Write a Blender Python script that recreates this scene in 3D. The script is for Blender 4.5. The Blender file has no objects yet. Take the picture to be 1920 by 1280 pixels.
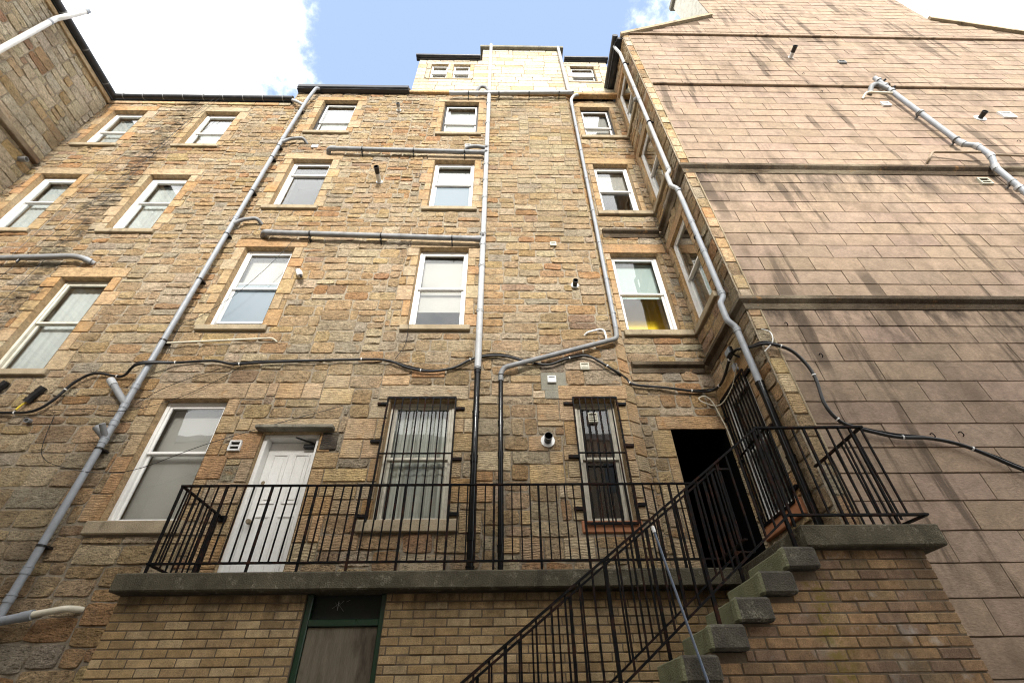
import bpy, math, random
import numpy as np
from mathutils import Vector, Matrix, noise
R = math.radians
rng = random.Random(7)
SC = bpy.context.scene
COL = SC.collection

# ------------------------------------------------------------------ camera, sky, sun, exposure
CAM = Vector((0.0, -6.3, 1.35))
PITCH, YAW, ROLL = R(39.906), R(1.748), R(-1.024)
fw = Vector((math.sin(YAW)*math.cos(PITCH), math.cos(YAW)*math.cos(PITCH), math.sin(PITCH)))
rt0 = Vector((math.cos(YAW), -math.sin(YAW), 0)); up0 = rt0.cross(fw)
rt = rt0*math.cos(ROLL) + up0*math.sin(ROLL); up = up0*math.cos(ROLL) - rt0*math.sin(ROLL)
cd = bpy.data.cameras.new('camera'); cam = bpy.data.objects.new('camera', cd); COL.objects.link(cam)
cd.sensor_fit = 'HORIZONTAL'; cd.sensor_width = 36.0; cd.lens = 36.0*894.65/1920.0
cd.clip_start = 0.05; cd.clip_end = 3000
mw = Matrix.Identity(4)
for i in range(3):
    mw[i][0] = rt[i]; mw[i][1] = up[i]; mw[i][2] = -fw[i]; mw[i][3] = CAM[i]
cam.matrix_world = mw
SC.camera = cam

SUN_EL, SUN_AZ = R(27), R(178)        # azimuth clockwise from +Y: the sun stands behind the camera, above the added opposite roofs
sun_dir = Vector((math.sin(SUN_AZ)*math.cos(SUN_EL), math.cos(SUN_AZ)*math.cos(SUN_EL), math.sin(SUN_EL)))
W = bpy.data.worlds.new('World'); SC.world = W; W.use_nodes = True
nt = W.node_tree; N = nt.nodes; L = nt.links
bg = N['Background']; bg.inputs['Strength'].default_value = 0.13
sky = N.new('ShaderNodeTexSky'); sky.sky_type = 'NISHITA'; sky.sun_disc = False
sky.sun_elevation = SUN_EL; sky.sun_rotation = SUN_AZ; sky.air_density = 1.0; sky.dust_density = 1.6; sky.ozone_density = 1.2
tc = N.new('ShaderNodeTexCoord')
ns = N.new('ShaderNodeTexNoise'); ns.inputs['Scale'].default_value = 3.2; ns.inputs['Detail'].default_value = 9; ns.inputs['Roughness'].default_value = 0.62
L.new(tc.outputs['Generated'], ns.inputs['Vector'])
def wmath(op, a, b=None, clamp=False):
    m = N.new('ShaderNodeMath'); m.operation = op; m.use_clamp = clamp
    for i, x in enumerate((a, b)):
        if x is None: continue
        if isinstance(x, (int, float)): m.inputs[i].default_value = x
        else: L.new(x, m.inputs[i])
    return m.outputs[0]
def wdot(v):
    d = N.new('ShaderNodeVectorMath'); d.operation = 'DOT_PRODUCT'; L.new(tc.outputs['Generated'], d.inputs[0]); d.inputs[1].default_value = v
    return d.outputs['Value']
# drifting cumulus: a bank to the left, a thin veil to the right, broken cloud elsewhere
bank = wmath('MULTIPLY', wmath('SUBTRACT', wmath('MULTIPLY', wdot((-1, 0, 0)), 1.0), 0.285), 2.4)
veil = wmath('MULTIPLY', wmath('SUBTRACT', wdot((1, 0, 0)), 0.33), 1.1)
back = wmath('MULTIPLY', wdot((0, -1, 0)), 0.9)
bias = wmath('MAXIMUM', wmath('MAXIMUM', bank, veil), back)
mask = wmath('MULTIPLY', wmath('ADD', wmath('MULTIPLY', wmath('SUBTRACT', ns.outputs['Fac'], 0.53), 1.6), wmath('MAXIMUM', wmath('MINIMUM', bias, 0.5), -0.35)), 4.0, True)
soft = N.new('ShaderNodeMapRange'); soft.interpolation_type = 'SMOOTHSTEP'; L.new(mask, soft.inputs['Value'])
mx = N.new('ShaderNodeMix'); mx.data_type = 'RGBA'; L.new(soft.outputs['Result'], mx.inputs['Factor'])
hz = N.new('ShaderNodeMix'); hz.data_type = 'RGBA'; hz.inputs['Factor'].default_value = 0.55
L.new(sky.outputs['Color'], hz.inputs['A']); hz.inputs['B'].default_value = (3.9, 5.2, 8.2, 1)
L.new(hz.outputs['Result'], mx.inputs['A']); mx.inputs['B'].default_value = (15.0, 15.0, 14.8, 1)
L.new(mx.outputs['Result'], bg.inputs['Color'])

sl = bpy.data.lights.new('sun', 'SUN'); so = bpy.data.objects.new('sun', sl); COL.objects.link(so)
sl.energy = 4.5; sl.angle = R(11); sl.color = (1.0, 0.96, 0.90)
so.rotation_euler = sun_dir.to_track_quat('Z', 'Y').to_euler(); so.location = (0, -20, 40)
SC.view_settings.view_transform = 'Standard'; SC.view_settings.look = 'None'
SC.view_settings.gamma = 1.0; SC.view_settings.use_curve_mapping = False
SC.view_settings.exposure = 0.66
SC.cycles.filter_width = 1.1; SC.cycles.max_bounces = 8; SC.cycles.transparent_max_bounces = 16

def project(p):
    q = Vector(p) - CAM; z = q.dot(fw)
    if z < 0.1: return None
    return (960 + 894.65*q.dot(rt)/z, 640 - 894.65*q.dot(up)/z, z)

# ------------------------------------------------------------------ mesh helpers
ROOT = {}
class MB:
    def __init__(s): s.v = []; s.f = []; s.c = []
    def add(s, vs, fs, col=(1, 1, 1, 0)):
        o = len(s.v); s.v += [tuple(v) for v in vs]; s.f += [tuple(i+o for i in f) for f in fs]; s.c += [col]*len(vs); return s
    def box(s, x0, x1, y0, y1, z0, z1, b=0.0, col=(1, 1, 1, 0), T=None):
        x0, x1 = min(x0, x1), max(x0, x1); y0, y1 = min(y0, y1), max(y0, y1); z0, z1 = min(z0, z1), max(z0, z1)
        if b <= 0:
            vs = [(x, y, z) for x in (x0, x1) for y in (y0, y1) for z in (z0, z1)]
            fs = [(0, 1, 3, 2), (4, 6, 7, 5), (0, 4, 5, 1), (2, 3, 7, 6), (0, 2, 6, 4), (1, 5, 7, 3)]
        else:
            vs = []; idx = {}
            X, Y, Z = (x0, x1), (y0, y1), (z0, z1)
            for i in (0, 1):
                for j in (0, 1):
                    for k in (0, 1):
                        sx, sy, sz = b*(1-2*i), b*(1-2*j), b*(1-2*k)
                        for a, p in enumerate(((X[i], Y[j]+sy, Z[k]+sz), (X[i]+sx, Y[j], Z[k]+sz), (X[i]+sx, Y[j]+sy, Z[k]))):
                            idx[i, j, k, a] = len(vs); vs.append(p)
            g = lambda i, j, k, a: idx[i, j, k, a]
            fs = []
            for i in (0, 1):
                fs.append((g(i,0,0,0), g(i,0,1,0), g(i,1,1,0), g(i,1,0,0)))
                fs.append((g(0,i,0,1), g(1,i,0,1), g(1,i,1,1), g(0,i,1,1)))
                fs.append((g(0,0,i,2), g(0,1,i,2), g(1,1,i,2), g(1,0,i,2)))
            for i in (0, 1):
                for j in (0, 1):
                    fs.append((g(i,j,0,0), g(i,j,1,0), g(i,j,1,1), g(i,j,0,1)))
                    fs.append((g(i,0,j,0), g(i,1,j,0), g(i,1,j,2), g(i,0,j,2)))
                    fs.append((g(0,i,j,1), g(1,i,j,1), g(1,i,j,2), g(0,i,j,2)))
                    for k in (0, 1): fs.append((g(i,j,k,0), g(i,j,k,1), g(i,j,k,2)))
            c = Vector(((x0+x1)/2, (y0+y1)/2, (z0+z1)/2)); out = []
            for f in fs:
                p = [Vector(vs[i]) for i in f]; n = (p[1]-p[0]).cross(p[2]-p[0])
                out.append(f if n.dot(sum(p, Vector())/len(p) - c) > 0 else tuple(reversed(f)))
            fs = out
        if T: vs = [T(*v) for v in vs]
        return s.add(vs, fs, col)
    def tube(s, path, r, n=10, cap=True, col=(1, 1, 1, 0)):
        P = [Vector(p) for p in path]; m = len(P)
        rr = r if isinstance(r, (list, tuple)) else [r]*m
        tg = []
        for i in range(m):
            a = (P[i]-P[i-1]).normalized() if i else None; b = (P[i+1]-P[i]).normalized() if i < m-1 else None
            tg.append(((a or b)+(b or a)).normalized())
        ref = Vector((0, 0, 1)) if abs(tg[0].z) < 0.9 else Vector((1, 0, 0))
        x = tg[0].cross(ref).normalized(); vs = []
        for i in range(m):
            x = (x - tg[i]*x.dot(tg[i])).normalized(); y = tg[i].cross(x)
            for k in range(n):
                a = 2*math.pi*k/n; vs.append(P[i] + (x*math.cos(a) + y*math.sin(a))*rr[i])
        fs = [(i*n+k, i*n+(k+1) % n, (i+1)*n+(k+1) % n, (i+1)*n+k) for i in range(m-1) for k in range(n)]
        if cap: fs += [tuple(range(n-1, -1, -1)), tuple(range((m-1)*n, m*n))]
        return s.add(vs, fs, col)
    def build(s, name, mat, parent=None, smooth=None, attr=False):
        base = Vector((0, 0, 0))
        if parent is not None: base = ROOT.get(parent.name, Vector((0, 0, 0)))
        me = bpy.data.meshes.new(name)
        me.from_pydata([(v[0]-base.x, v[1]-base.y, v[2]-base.z) for v in s.v], [], s.f)
        if attr:
            a = me.attributes.new('Col', 'FLOAT_COLOR', 'POINT')
            a.data.foreach_set('color', np.array(s.c, dtype=np.float32).ravel())
        if smooth is not None:
            me.polygons.foreach_set('use_smooth', [True]*len(me.polygons))
            if smooth < 179: me.set_sharp_from_angle(angle=R(smooth))
        me.materials.append(MAT[mat]); me.update()
        o = bpy.data.objects.new(name, me); COL.objects.link(o)
        if parent is not None:
            o.parent = parent; ROOT[o.name] = base
        return o
def tag(o, label=None, cat=None, group=None, kind=None):
    if label: o['label'] = label
    if cat: o['category'] = cat
    if group: o['group'] = group
    if kind: o['kind'] = kind
    return o
def thing(name, label, cat, loc, group=None):
    e = bpy.data.objects.new(name, None); e.empty_display_size = 0.2; COL.objects.link(e); e.location = loc
    ROOT[e.name] = Vector(loc); return tag(e, label, cat, group)
def bar(mb, p, q, w, d=None, col=(1, 1, 1, 0)):            # a square-section bar from p to q
    d = d or w; P, Q = Vector(p), Vector(q); t = (Q-P).normalized()
    ref = Vector((0, 0, 1)) if abs(t.z) < 0.95 else Vector((0, 1, 0))
    x = t.cross(ref).normalized()*w/2; y = t.cross(x).normalized()*d/2
    vs = [a+i*x+j*y for a in (P, Q) for i, j in ((-1, -1), (1, -1), (1, 1), (-1, 1))]
    return mb.add(vs, [(3, 2, 1, 0), (4, 5, 6, 7), (0, 1, 5, 4), (1, 2, 6, 5), (2, 3, 7, 6), (3, 0, 4, 7)], col)

# ------------------------------------------------------------------ materials
MAT = {}
class NT:
    def __init__(s, name):
        m = bpy.data.materials.new(name); m.use_nodes = True; s.m = m; MAT[name] = m
        s.n = m.node_tree.nodes; s.l = m.node_tree.links; s.b = s.n['Principled BSDF']
        s.geo = None
    def node(s, t, **k):
        n = s.n.new('ShaderNode'+t)
        for a, v in k.items(): setattr(n, a, v)
        return n
    def put(s, sock, x):
        if isinstance(x, bpy.types.NodeSocket): s.l.new(x, sock)
        elif x is not None: sock.default_value = x
    def pos(s):
        if not s.geo: s.geo = s.node('NewGeometry')
        return s.geo.outputs['Position']
    def mapped(s, scale):
        m = s.node('Mapping'); s.l.new(s.pos(), m.inputs['Vector']); m.inputs['Scale'].default_value = scale; return m.outputs[0]
    def noise(s, scale, detail=4, rough=0.55, vec=None, dist=0.0):
        n = s.node('TexNoise'); s.l.new(vec or s.pos(), n.inputs['Vector']); n.inputs['Scale'].default_value = scale
        n.inputs['Detail'].default_value = detail; n.inputs['Roughness'].default_value = rough; n.inputs['Distortion'].default_value = dist
        return n.outputs['Fac']
    def math(s, op, a, b=None, c=None, clamp=False):
        m = s.node('Math', operation=op, use_clamp=clamp)
        for i, x in enumerate((a, b, c)):
            if x is not None: s.put(m.inputs[i], x)
        return m.outputs[0]
    def rng(s, x, a, b, c=0.0, d=1.0, smooth=False):
        m = s.node('MapRange'); m.interpolation_type = 'SMOOTHSTEP' if smooth else 'LINEAR'
        s.put(m.inputs['Value'], x)
        for k, v in zip(('From Min', 'From Max', 'To Min', 'To Max'), (a, b, c, d)): m.inputs[k].default_value = v
        return m.outputs['Result']
    def mix(s, f, a, b, mode='MIX'):
        m = s.node('Mix', data_type='RGBA', blend_type=mode)
        s.put(m.inputs['Factor'], f); s.put(m.inputs['A'], a); s.put(m.inputs['B'], b); return m.outputs['Result']
    def xyz(s):
        m = s.node('SeparateXYZ'); s.l.new(s.pos(), m.inputs[0]); return m.outputs
    def attr(s):
        a = s.node('Attribute'); a.attribute_name = 'Col'; return a
    def bump(s, h, strength=0.5, dist=0.01, prev=None):
        b = s.node('Bump'); b.inputs['Strength'].default_value = strength; b.inputs['Distance'].default_value = dist
        s.l.new(h, b.inputs['Height'])
        if prev is not None: s.l.new(prev, b.inputs['Normal'])
        return b.outputs[0]
    def out(s, col=None, rough=0.8, nrm=None, spec=None, metal=None):
        s.put(s.b.inputs['Base Color'], col); s.put(s.b.inputs['Roughness'], rough)
        if nrm is not None: s.l.new(nrm, s.b.inputs['Normal'])
        if spec is not None: s.b.inputs['Specular IOR Level'].default_value = spec
        if metal is not None: s.b.inputs['Metallic'].default_value = metal
        return s.m
def c4(r, g, b): return (r, g, b, 1)

def soot(t):                                        # black algae run below the leaking gutter, own ragged shape
    x, y, z = t.xyz()
    nz = t.noise(1.6, 6, 0.65); n2 = t.noise(7, 5, 0.7, t.mapped((0.5, 1, 1.5)))
    cx = t.math('ADD', t.math('MULTIPLY', t.math('SUBTRACT', nz, 0.5), 1.7), -8.78)
    d = t.math('ABSOLUTE', t.math('SUBTRACT', x, cx))
    m = t.rng(d, 0.04, 0.48, 1, 0, True)
    m = t.math('MULTIPLY', m, t.rng(n2, 0.42, 0.58))
    return t.math('MULTIPLY', m, t.math('MULTIPLY', t.rng(z, 5.6, 7.4), t.rng(t.math('ABSOLUTE', y), 0.3, 0.6, 1, 0)))

def mat_stone(name, rocky=1.0, stain=False, sat=1.0):
    t = NT(name); a = t.attr()
    big = t.noise(2.3, 5, 0.6); mid = t.noise(11, 5, 0.6, t.mapped((1, 1, 1.7))); fine = t.noise(70, 4, 0.7)
    v = t.math('MULTIPLY', t.rng(mid, 0.3, 0.7, 0.66, 1.30), t.rng(fine, 0.3, 0.7, 0.62, 1.36))  # wide tone range, lightens ridges in the colour itself
    col = t.mix(1.0, a.outputs['Color'], v, 'MULTIPLY')
    zone = t.noise(0.55, 4, 0.6, t.mapped((1, 1, 1.3))); zone2 = t.noise(0.8, 5, 0.65, t.mapped((1.2, 1, 0.7)))
    col = t.mix(t.math('MULTIPLY', t.rng(zone, 0.50, 0.66), 0.42*min(1, rocky+.3)), col, c4(0.60, 0.51, 0.36))
    col = t.mix(t.math('MULTIPLY', t.rng(zone2, 0.53, 0.68), 0.45*min(1, rocky+.3)), col, c4(0.19, 0.165, 0.125))
    rust = t.rng(t.noise(5.5, 6, 0.62), 0.60, 0.74)
    col = t.mix(t.math('MULTIPLY', rust, 0.55), col, c4(0.42, 0.21, 0.07))
    grime = t.math('MULTIPLY', t.rng(t.noise(3.1, 7, 0.72, t.mapped((1, 1, 0.8))), 0.56, 0.76), 0.48)
    col = t.mix(grime, col, c4(0.10, 0.085, 0.065))
    pit_shade = t.rng(t.noise(30, 4, 0.65, t.mapped((1, 1, 2.0))), 0.33, 0.45, 1, 0)
    col = t.mix(t.math('MULTIPLY', pit_shade, 0.50*rocky), col, c4(0.10, 0.065, 0.032))  # shade of small hollows painted into the stone colour
    crack_shade = t.rng(t.noise(17, 6, 0.72, t.mapped((1, 1, 3.6)), 0.6), 0.39, 0.465, 1, 0)
    col = t.mix(t.math('MULTIPLY', crack_shade, 0.78*rocky), col, c4(0.07, 0.048, 0.028))  # shadow lines of horizontal cracks painted into the colour
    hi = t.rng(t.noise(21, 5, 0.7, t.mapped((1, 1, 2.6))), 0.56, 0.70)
    col = t.mix(t.math('MULTIPLY', hi, 0.22*rocky), col, c4(0.60, 0.50, 0.34))  # painted highlights, as on ridges catching light
    if stain: col = t.mix(t.math('MULTIPLY', soot(t), 0.78), col, c4(0.03, 0.026, 0.02))
    x, y, z = t.xyz()
    # horizontal drove-tooling where the stone's alpha says so, rough pick marks elsewhere
    wob = t.math('ADD', t.math('MULTIPLY', z, 185.0), t.math('MULTIPLY', t.noise(5, 4), 22.0))
    lines = t.math('ADD', t.math('MULTIPLY', t.math('SINE', wob), 0.5), 0.5)
    lines = t.math('MULTIPLY', t.math('MULTIPLY', lines, t.rng(t.noise(9, 4, 0.6), 0.35, 0.6, 0.25, 1.0)), a.outputs['Alpha'])
    col = t.mix(t.math('MULTIPLY', t.math('SUBTRACT', a.outputs['Alpha'], lines), 0.28), col, c4(0.11, 0.07, 0.035))
    rough = t.math('MULTIPLY', t.math('ADD', t.noise(24, 6, 0.7, t.mapped((1, 1, 1.8))), t.math('MULTIPLY', fine, 0.5)), t.math('SUBTRACT', 1.0, t.math('MULTIPLY', a.outputs['Alpha'], 0.6)))
    n1 = t.bump(rough, 1.0*rocky, 0.07)
    n2 = t.bump(lines, 0.8, 0.008, n1)
    return t.out(col, 0.92, n2, 0.15)
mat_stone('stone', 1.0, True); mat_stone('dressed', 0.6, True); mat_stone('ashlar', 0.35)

t = NT('mortar'); n = t.noise(22, 6, 0.7); g = t.noise(3, 4)
col = t.mix(g, c4(0.21, 0.17, 0.12), c4(0.37, 0.315, 0.235)); col = t.mix(t.math('MULTIPLY', soot(t), 0.9), col, c4(0.02, 0.018, 0.015))
t.out(t.mix(1.0, col, t.rng(n, 0.3, 0.7, 0.6, 1.2), 'MULTIPLY'), 0.95, t.bump(n, 0.9, 0.03), 0.1)

t = NT('tile'); a = t.attr(); x, y, z = t.xyz()
mot = t.noise(1.7, 7, 0.66, t.mapped((1, 1, 0.6))); fine = t.noise(45, 4, 0.7, t.mapped((0.6, 1, 1.6))); cl = t.noise(5, 6, 0.7, None, 0.8)
col = t.mix(1.0, a.outputs['Color'], t.math('MULTIPLY', t.rng(fine, 0.3, 0.7, 0.80, 1.18), t.rng(cl, 0.3, 0.7, 0.76, 1.2)), 'MULTIPLY')
col = t.mix(t.math('MULTIPLY', t.rng(mot, 0.50, 0.66), 0.52), col, c4(0.11, 0.08, 0.052))
# damp runs below the string courses, slanting a little
run = t.noise(2.4, 5, 0.6, t.mapped((1.5, 1, 0.12)))
blob = t.noise(0.75, 3, 0.5, t.mapped((1, 1, 0.8)))
col = t.mix(t.math('MULTIPLY', t.math('MULTIPLY', t.rng(run, 0.55, 0.61), t.rng(blob, 0.43, 0.53)), 0.78), col, c4(0.085, 0.062, 0.043))
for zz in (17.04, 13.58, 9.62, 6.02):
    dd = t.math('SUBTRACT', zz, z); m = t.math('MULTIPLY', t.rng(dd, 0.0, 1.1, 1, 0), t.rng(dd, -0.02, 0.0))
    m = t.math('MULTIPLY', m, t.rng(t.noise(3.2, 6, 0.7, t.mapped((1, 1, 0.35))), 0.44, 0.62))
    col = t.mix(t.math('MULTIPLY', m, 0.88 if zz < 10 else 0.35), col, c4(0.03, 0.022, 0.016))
t.out(col, 0.85, t.bump(t.math('ADD', fine, t.math('MULTIPLY', cl, 1.5)), 0.45, 0.012), 0.2)
t = NT('tile_joint'); t.out(t.mix(t.noise(20), c4(0.085, 0.06, 0.042), c4(0.14, 0.103, 0.073)), 0.95, None, 0.1)

t = NT('brick'); a = t.attr(); fine = t.noise(120, 3, 0.75); m = t.noise(14, 5, 0.65)
col = t.mix(1.0, a.outputs['Color'], t.math('MULTIPLY', t.rng(fine, 0.3, 0.7, 0.6, 1.3), t.rng(m, 0.3, 0.7, 0.75, 1.2)), 'MULTIPLY')
x, y, z = t.xyz()
eff = t.math('MULTIPLY', t.rng(t.noise(4, 6, 0.7), 0.57, 0.70), t.rng(y, -2.1, -2.2))
col = t.mix(t.math('MULTIPLY', eff, 0.55), col, c4(0.42, 0.40, 0.36))
wet = t.math('MULTIPLY', t.rng(t.noise(1.4, 5, 0.6, t.mapped((1, 1, 0.5))), 0.46, 0.6), t.rng(y, -2.1, -2.2))
col = t.mix(t.math('MULTIPLY', wet, 0.6), col, c4(0.045, 0.038, 0.032))
gx = t.math('ABSOLUTE', t.math('SUBTRACT', x, t.math('ADD', 2.42, t.math('MULTIPLY', t.math('SUBTRACT', t.noise(5), 0.5), 0.25))))
moss = t.math('MULTIPLY', t.math('MULTIPLY', t.rng(gx, 0.02, 0.16, 1, 0), t.rng(t.noise(16, 5, 0.7), 0.42, 0.58)), t.rng(y, -2.1, -2.2))
col = t.mix(t.math('MULTIPLY', moss, 0.8), col, c4(0.16, 0.12, 0.02))
gr = t.rng(t.noise(2.6, 7, 0.72), 0.46, 0.68)
col = t.mix(t.math('MULTIPLY', gr, 0.34), col, c4(0.075, 0.058, 0.042))
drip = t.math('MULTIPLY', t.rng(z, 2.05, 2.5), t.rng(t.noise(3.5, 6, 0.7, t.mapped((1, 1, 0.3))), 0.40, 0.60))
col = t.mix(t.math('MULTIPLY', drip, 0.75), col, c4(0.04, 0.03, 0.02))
t.out(col, 0.93, t.bump(t.math('ADD', fine, m), 0.8, 0.008), 0.12)
t = NT('brick_mortar'); n = t.noise(50, 4, 0.7); t.out(t.mix(n, c4(0.06, 0.047, 0.032), c4(0.17, 0.13, 0.09)), 0.97, t.bump(n, 0.6, 0.006), 0.1)

def mat_concrete(name, c0, c1, moss=0.0):
    t = NT(name); f = t.noise(85, 3, 0.75); m = t.noise(4, 6, 0.68); v = t.node('TexVoronoi'); t.l.new(t.pos(), v.inputs['Vector']); v.inputs['Scale'].default_value = 75
    col = t.mix(t.rng(m, 0.35, 0.65), c0, c1); col = t.mix(1.0, col, t.rng(f, 0.3, 0.7, 0.70, 1.25), 'MULTIPLY')
    lich = t.math('MULTIPLY', t.rng(t.noise(9, 7, 0.75), 0.54, 0.66), t.rng(f, 0.4, 0.6))
    col = t.mix(t.math('MULTIPLY', lich, 0.7), col, c4(0.30, 0.28, 0.21))
    dk = t.rng(t.noise(2.2, 6, 0.72, t.mapped((1, 1, 0.35))), 0.56, 0.70)
    col = t.mix(t.math('MULTIPLY', dk, 0.75), col, c4(0.022, 0.02, 0.016))
    if moss:
        g = t.node('NewGeometry'); s = t.node('SeparateXYZ'); t.l.new(g.outputs['Normal'], s.inputs[0])
        col = t.mix(t.math('MULTIPLY', t.rng(s.outputs[0], -0.3, -0.8), t.rng(t.noise(5, 6, 0.7), 0.30, 0.6, 0.45, moss)), col, c4(0.23, 0.235, 0.135))  # -X risers painted paler: moss green plus the light they catch
    t.out(col, 0.95, t.bump(t.math('ADD', f, t.math('MULTIPLY', v.outputs['Distance'], 0.7)), 0.7, 0.008), 0.12)
mat_concrete('concrete', c4(0.058, 0.05, 0.034), c4(0.10, 0.087, 0.06)); mat_concrete('step_concrete', c4(0.05, 0.045, 0.036), c4(0.095, 0.086, 0.068), 0.95)
mat_concrete('sill_stone', c4(0.26, 0.21, 0.14), c4(0.38, 0.31, 0.21)); mat_concrete('hood_stone', c4(0.17, 0.16, 0.125), c4(0.26, 0.24, 0.19))
mat_concrete('cement', c4(0.19, 0.18, 0.15), c4(0.26, 0.25, 0.20)); mat_concrete('ground', c4(0.16, 0.15, 0.135), c4(0.24, 0.225, 0.20))

def mat_paint(name, c, rough=0.45, dirt=0.35, dirtc=c4(0.10, 0.08, 0.06), spec=0.4, sc=6, bumpy=0.1):
    t = NT(name); n = t.noise(sc, 6, 0.68); f = t.noise(sc*9, 4, 0.7)
    col = t.mix(t.math('MULTIPLY', t.rng(n, 0.46, 0.72), dirt), c4(*c), dirtc)
    col = t.mix(1.0, col, t.rng(f, 0.3, 0.7, 0.9, 1.06), 'MULTIPLY')
    t.out(col, t.rng(n, 0.3, 0.7, rough*0.85, min(1, rough*1.3)), t.bump(f, bumpy, 0.003), spec)
mat_paint('white_paint', (0.76, 0.75, 0.72), 0.4, 0.12); mat_paint('cream_paint', (0.55, 0.52, 0.43), 0.6, 0.4); mat_paint('dark_sash', (0.018, 0.018, 0.02), 0.35, 0.1)
mat_paint('grey_pipe', (0.265, 0.285, 0.31), 0.42, 0.38, c4(0.13, 0.12, 0.11)); mat_paint('pale_pipe', (0.37, 0.38, 0.39), 0.45, 0.4, c4(0.2, 0.18, 0.15))
mat_paint('dirty_pipe', (0.22, 0.225, 0.23), 0.5, 0.6, c4(0.06, 0.055, 0.05)); mat_paint('black_pipe', (0.003, 0.0032, 0.004), 0.10, 0.10, c4(0.015, 0.014, 0.012), 0.22)
mat_paint('black_gutter', (0.016, 0.017, 0.021), 0.35, 0.35, c4(0.09, 0.085, 0.08)); mat_paint('cream_pipe', (0.62, 0.57, 0.45), 0.45, 0.3)
mat_paint('brown_pipe', (0.27, 0.20, 0.13), 0.6, 0.5); mat_paint('cable', (0.008, 0.008, 0.009), 0.4, 0.15); mat_paint('white_plastic', (0.70, 0.70, 0.68), 0.4, 0.2)
mat_paint('black_plastic', (0.008, 0.008, 0.009), 0.35, 0.1); mat_paint('vent_cream', (0.52, 0.50, 0.40), 0.5, 0.25); mat_paint('dark_slot', (0.03, 0.027, 0.022), 0.9, 0.1)
mat_paint('terracotta', (0.36, 0.15, 0.07), 0.8, 0.3); mat_paint('green_paint', (0.005, 0.027, 0.010), 0.3, 0.25, c4(0.02, 0.02, 0.015), 0.5); mat_paint('dark_board', (0.004, 0.008, 0.005), 0.6, 0.2)
mat_paint('steel', (0.10, 0.125, 0.17), 0.25, 0.3); mat_paint('brass', (0.22, 0.17, 0.10), 0.45, 0.4); mat_paint('slate', (0.05, 0.05, 0.055), 0.6, 0.3); mat_paint('yellow_cable', (0.6, 0.45, 0.02), 0.5, 0.1)
mat_paint('chalk', (0.45, 0.44, 0.42), 0.9, 0.3); mat_paint('ink', (0.07, 0.05, 0.04), 0.9, 0.3); mat_paint('interior_dark', (0.06, 0.06, 0.06), 0.9, 0.1)
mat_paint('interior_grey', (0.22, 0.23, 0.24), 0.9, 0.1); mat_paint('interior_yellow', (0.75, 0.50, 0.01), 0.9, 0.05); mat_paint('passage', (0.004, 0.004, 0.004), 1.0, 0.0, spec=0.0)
mat_paint('shade_tenement_wall', (0.44, 0.37, 0.28), 0.9, 0.4); mat_paint('interior_warm', (0.30, 0.22, 0.15), 0.9, 0.1)
t = NT('iron'); n = t.noise(9, 6, 0.7); f = t.noise(60, 4, 0.7)
col = t.mix(t.rng(n, 0.50, 0.66), c4(0.0045, 0.0045, 0.005), c4(0.035, 0.014, 0.008)); col = t.mix(t.math('MULTIPLY', t.rng(f, 0.64, 0.74), 0.6), col, c4(0.10, 0.09, 0.075))
t.out(col, t.rng(n, 0.4, 0.7, 0.45, 0.85), t.bump(f, 0.4, 0.003), 0.08)
t = NT('plywood'); n = t.noise(3, 7, 0.7, t.mapped((5, 1, 0.35))); f = t.noise(30, 5, 0.7, t.mapped((4, 1, 0.4))); d = t.noise(1.6, 5, 0.6, t.mapped((2.2, 1, 0.7)))
col = t.mix(n, c4(0.06, 0.048, 0.034), c4(0.19, 0.16, 0.115)); col = t.mix(t.math('MULTIPLY', t.rng(d, 0.5, 0.65), 0.75), col, c4(0.022, 0.013, 0.008)); col = t.mix(1.0, col, t.rng(f, 0.3, 0.7, 0.75, 1.15), 'MULTIPLY')
t.out(col, 0.7, t.bump(f, 0.3, 0.003), 0.2)
def mat_cloth(name, c, freq, amp=0.35):
    t = NT(name); n = t.noise(freq, 2, 0.5, t.mapped((1, 1, 0.02))); w = t.noise(160, 2, 0.6)
    t.out(t.mix(1.0, c4(*c), t.math('MULTIPLY', t.rng(n, 0.35, 0.65, 1-amp, 1.1), t.rng(w, 0.3, 0.7, 0.92, 1.06)), 'MULTIPLY'), 0.9, None, 0.1)
mat_cloth('blind_white', (0.46, 0.47, 0.45), 1.0, 0.08); mat_cloth('blind_beige', (0.36, 0.34, 0.31), 1.0, 0.10); mat_cloth('curtain', (0.50, 0.50, 0.44), 22, 0.45)
mat_cloth('net', (0.46, 0.48, 0.47), 9, 0.10); mat_cloth('blind_teal', (0.34, 0.40, 0.38), 1.0, 0.08); mat_cloth('brown_cloth', (0.055, 0.036, 0.027), 12, 0.4); mat_cloth('slat', (0.55, 0.57, 0.58), 3, 0.1)
t = NT('glass'); lwt = t.node('LayerWeight'); lwt.inputs['Blend'].default_value = 0.5
fac = t.math('ADD', 0.055, t.math('MULTIPLY', t.math('POWER', lwt.outputs['Facing'], 3.2), 0.95), None, True)
gl = t.node('BsdfGlossy'); gl.inputs['Roughness'].default_value = 0.015; tr = t.node('BsdfTransparent'); tr.inputs['Color'].default_value = c4(0.955, 0.968, 0.965)
wn = t.bump(t.noise(1.1, 2, 0.5), 0.10, 0.03); t.l.new(wn, gl.inputs['Normal'])
ms = t.node('MixShader'); t.l.new(fac, ms.inputs[0]); t.l.new(tr.outputs[0], ms.inputs[1]); t.l.new(gl.outputs[0], ms.inputs[2])
t.l.new(ms.outputs[0], t.n['Material Output'].inputs['Surface'])
t = NT('frosted_glass'); t.out(c4(0.16, 0.20, 0.23), 0.22, t.bump(t.noise(180, 2, 0.6), 0.25, 0.002), 0.6)

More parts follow.
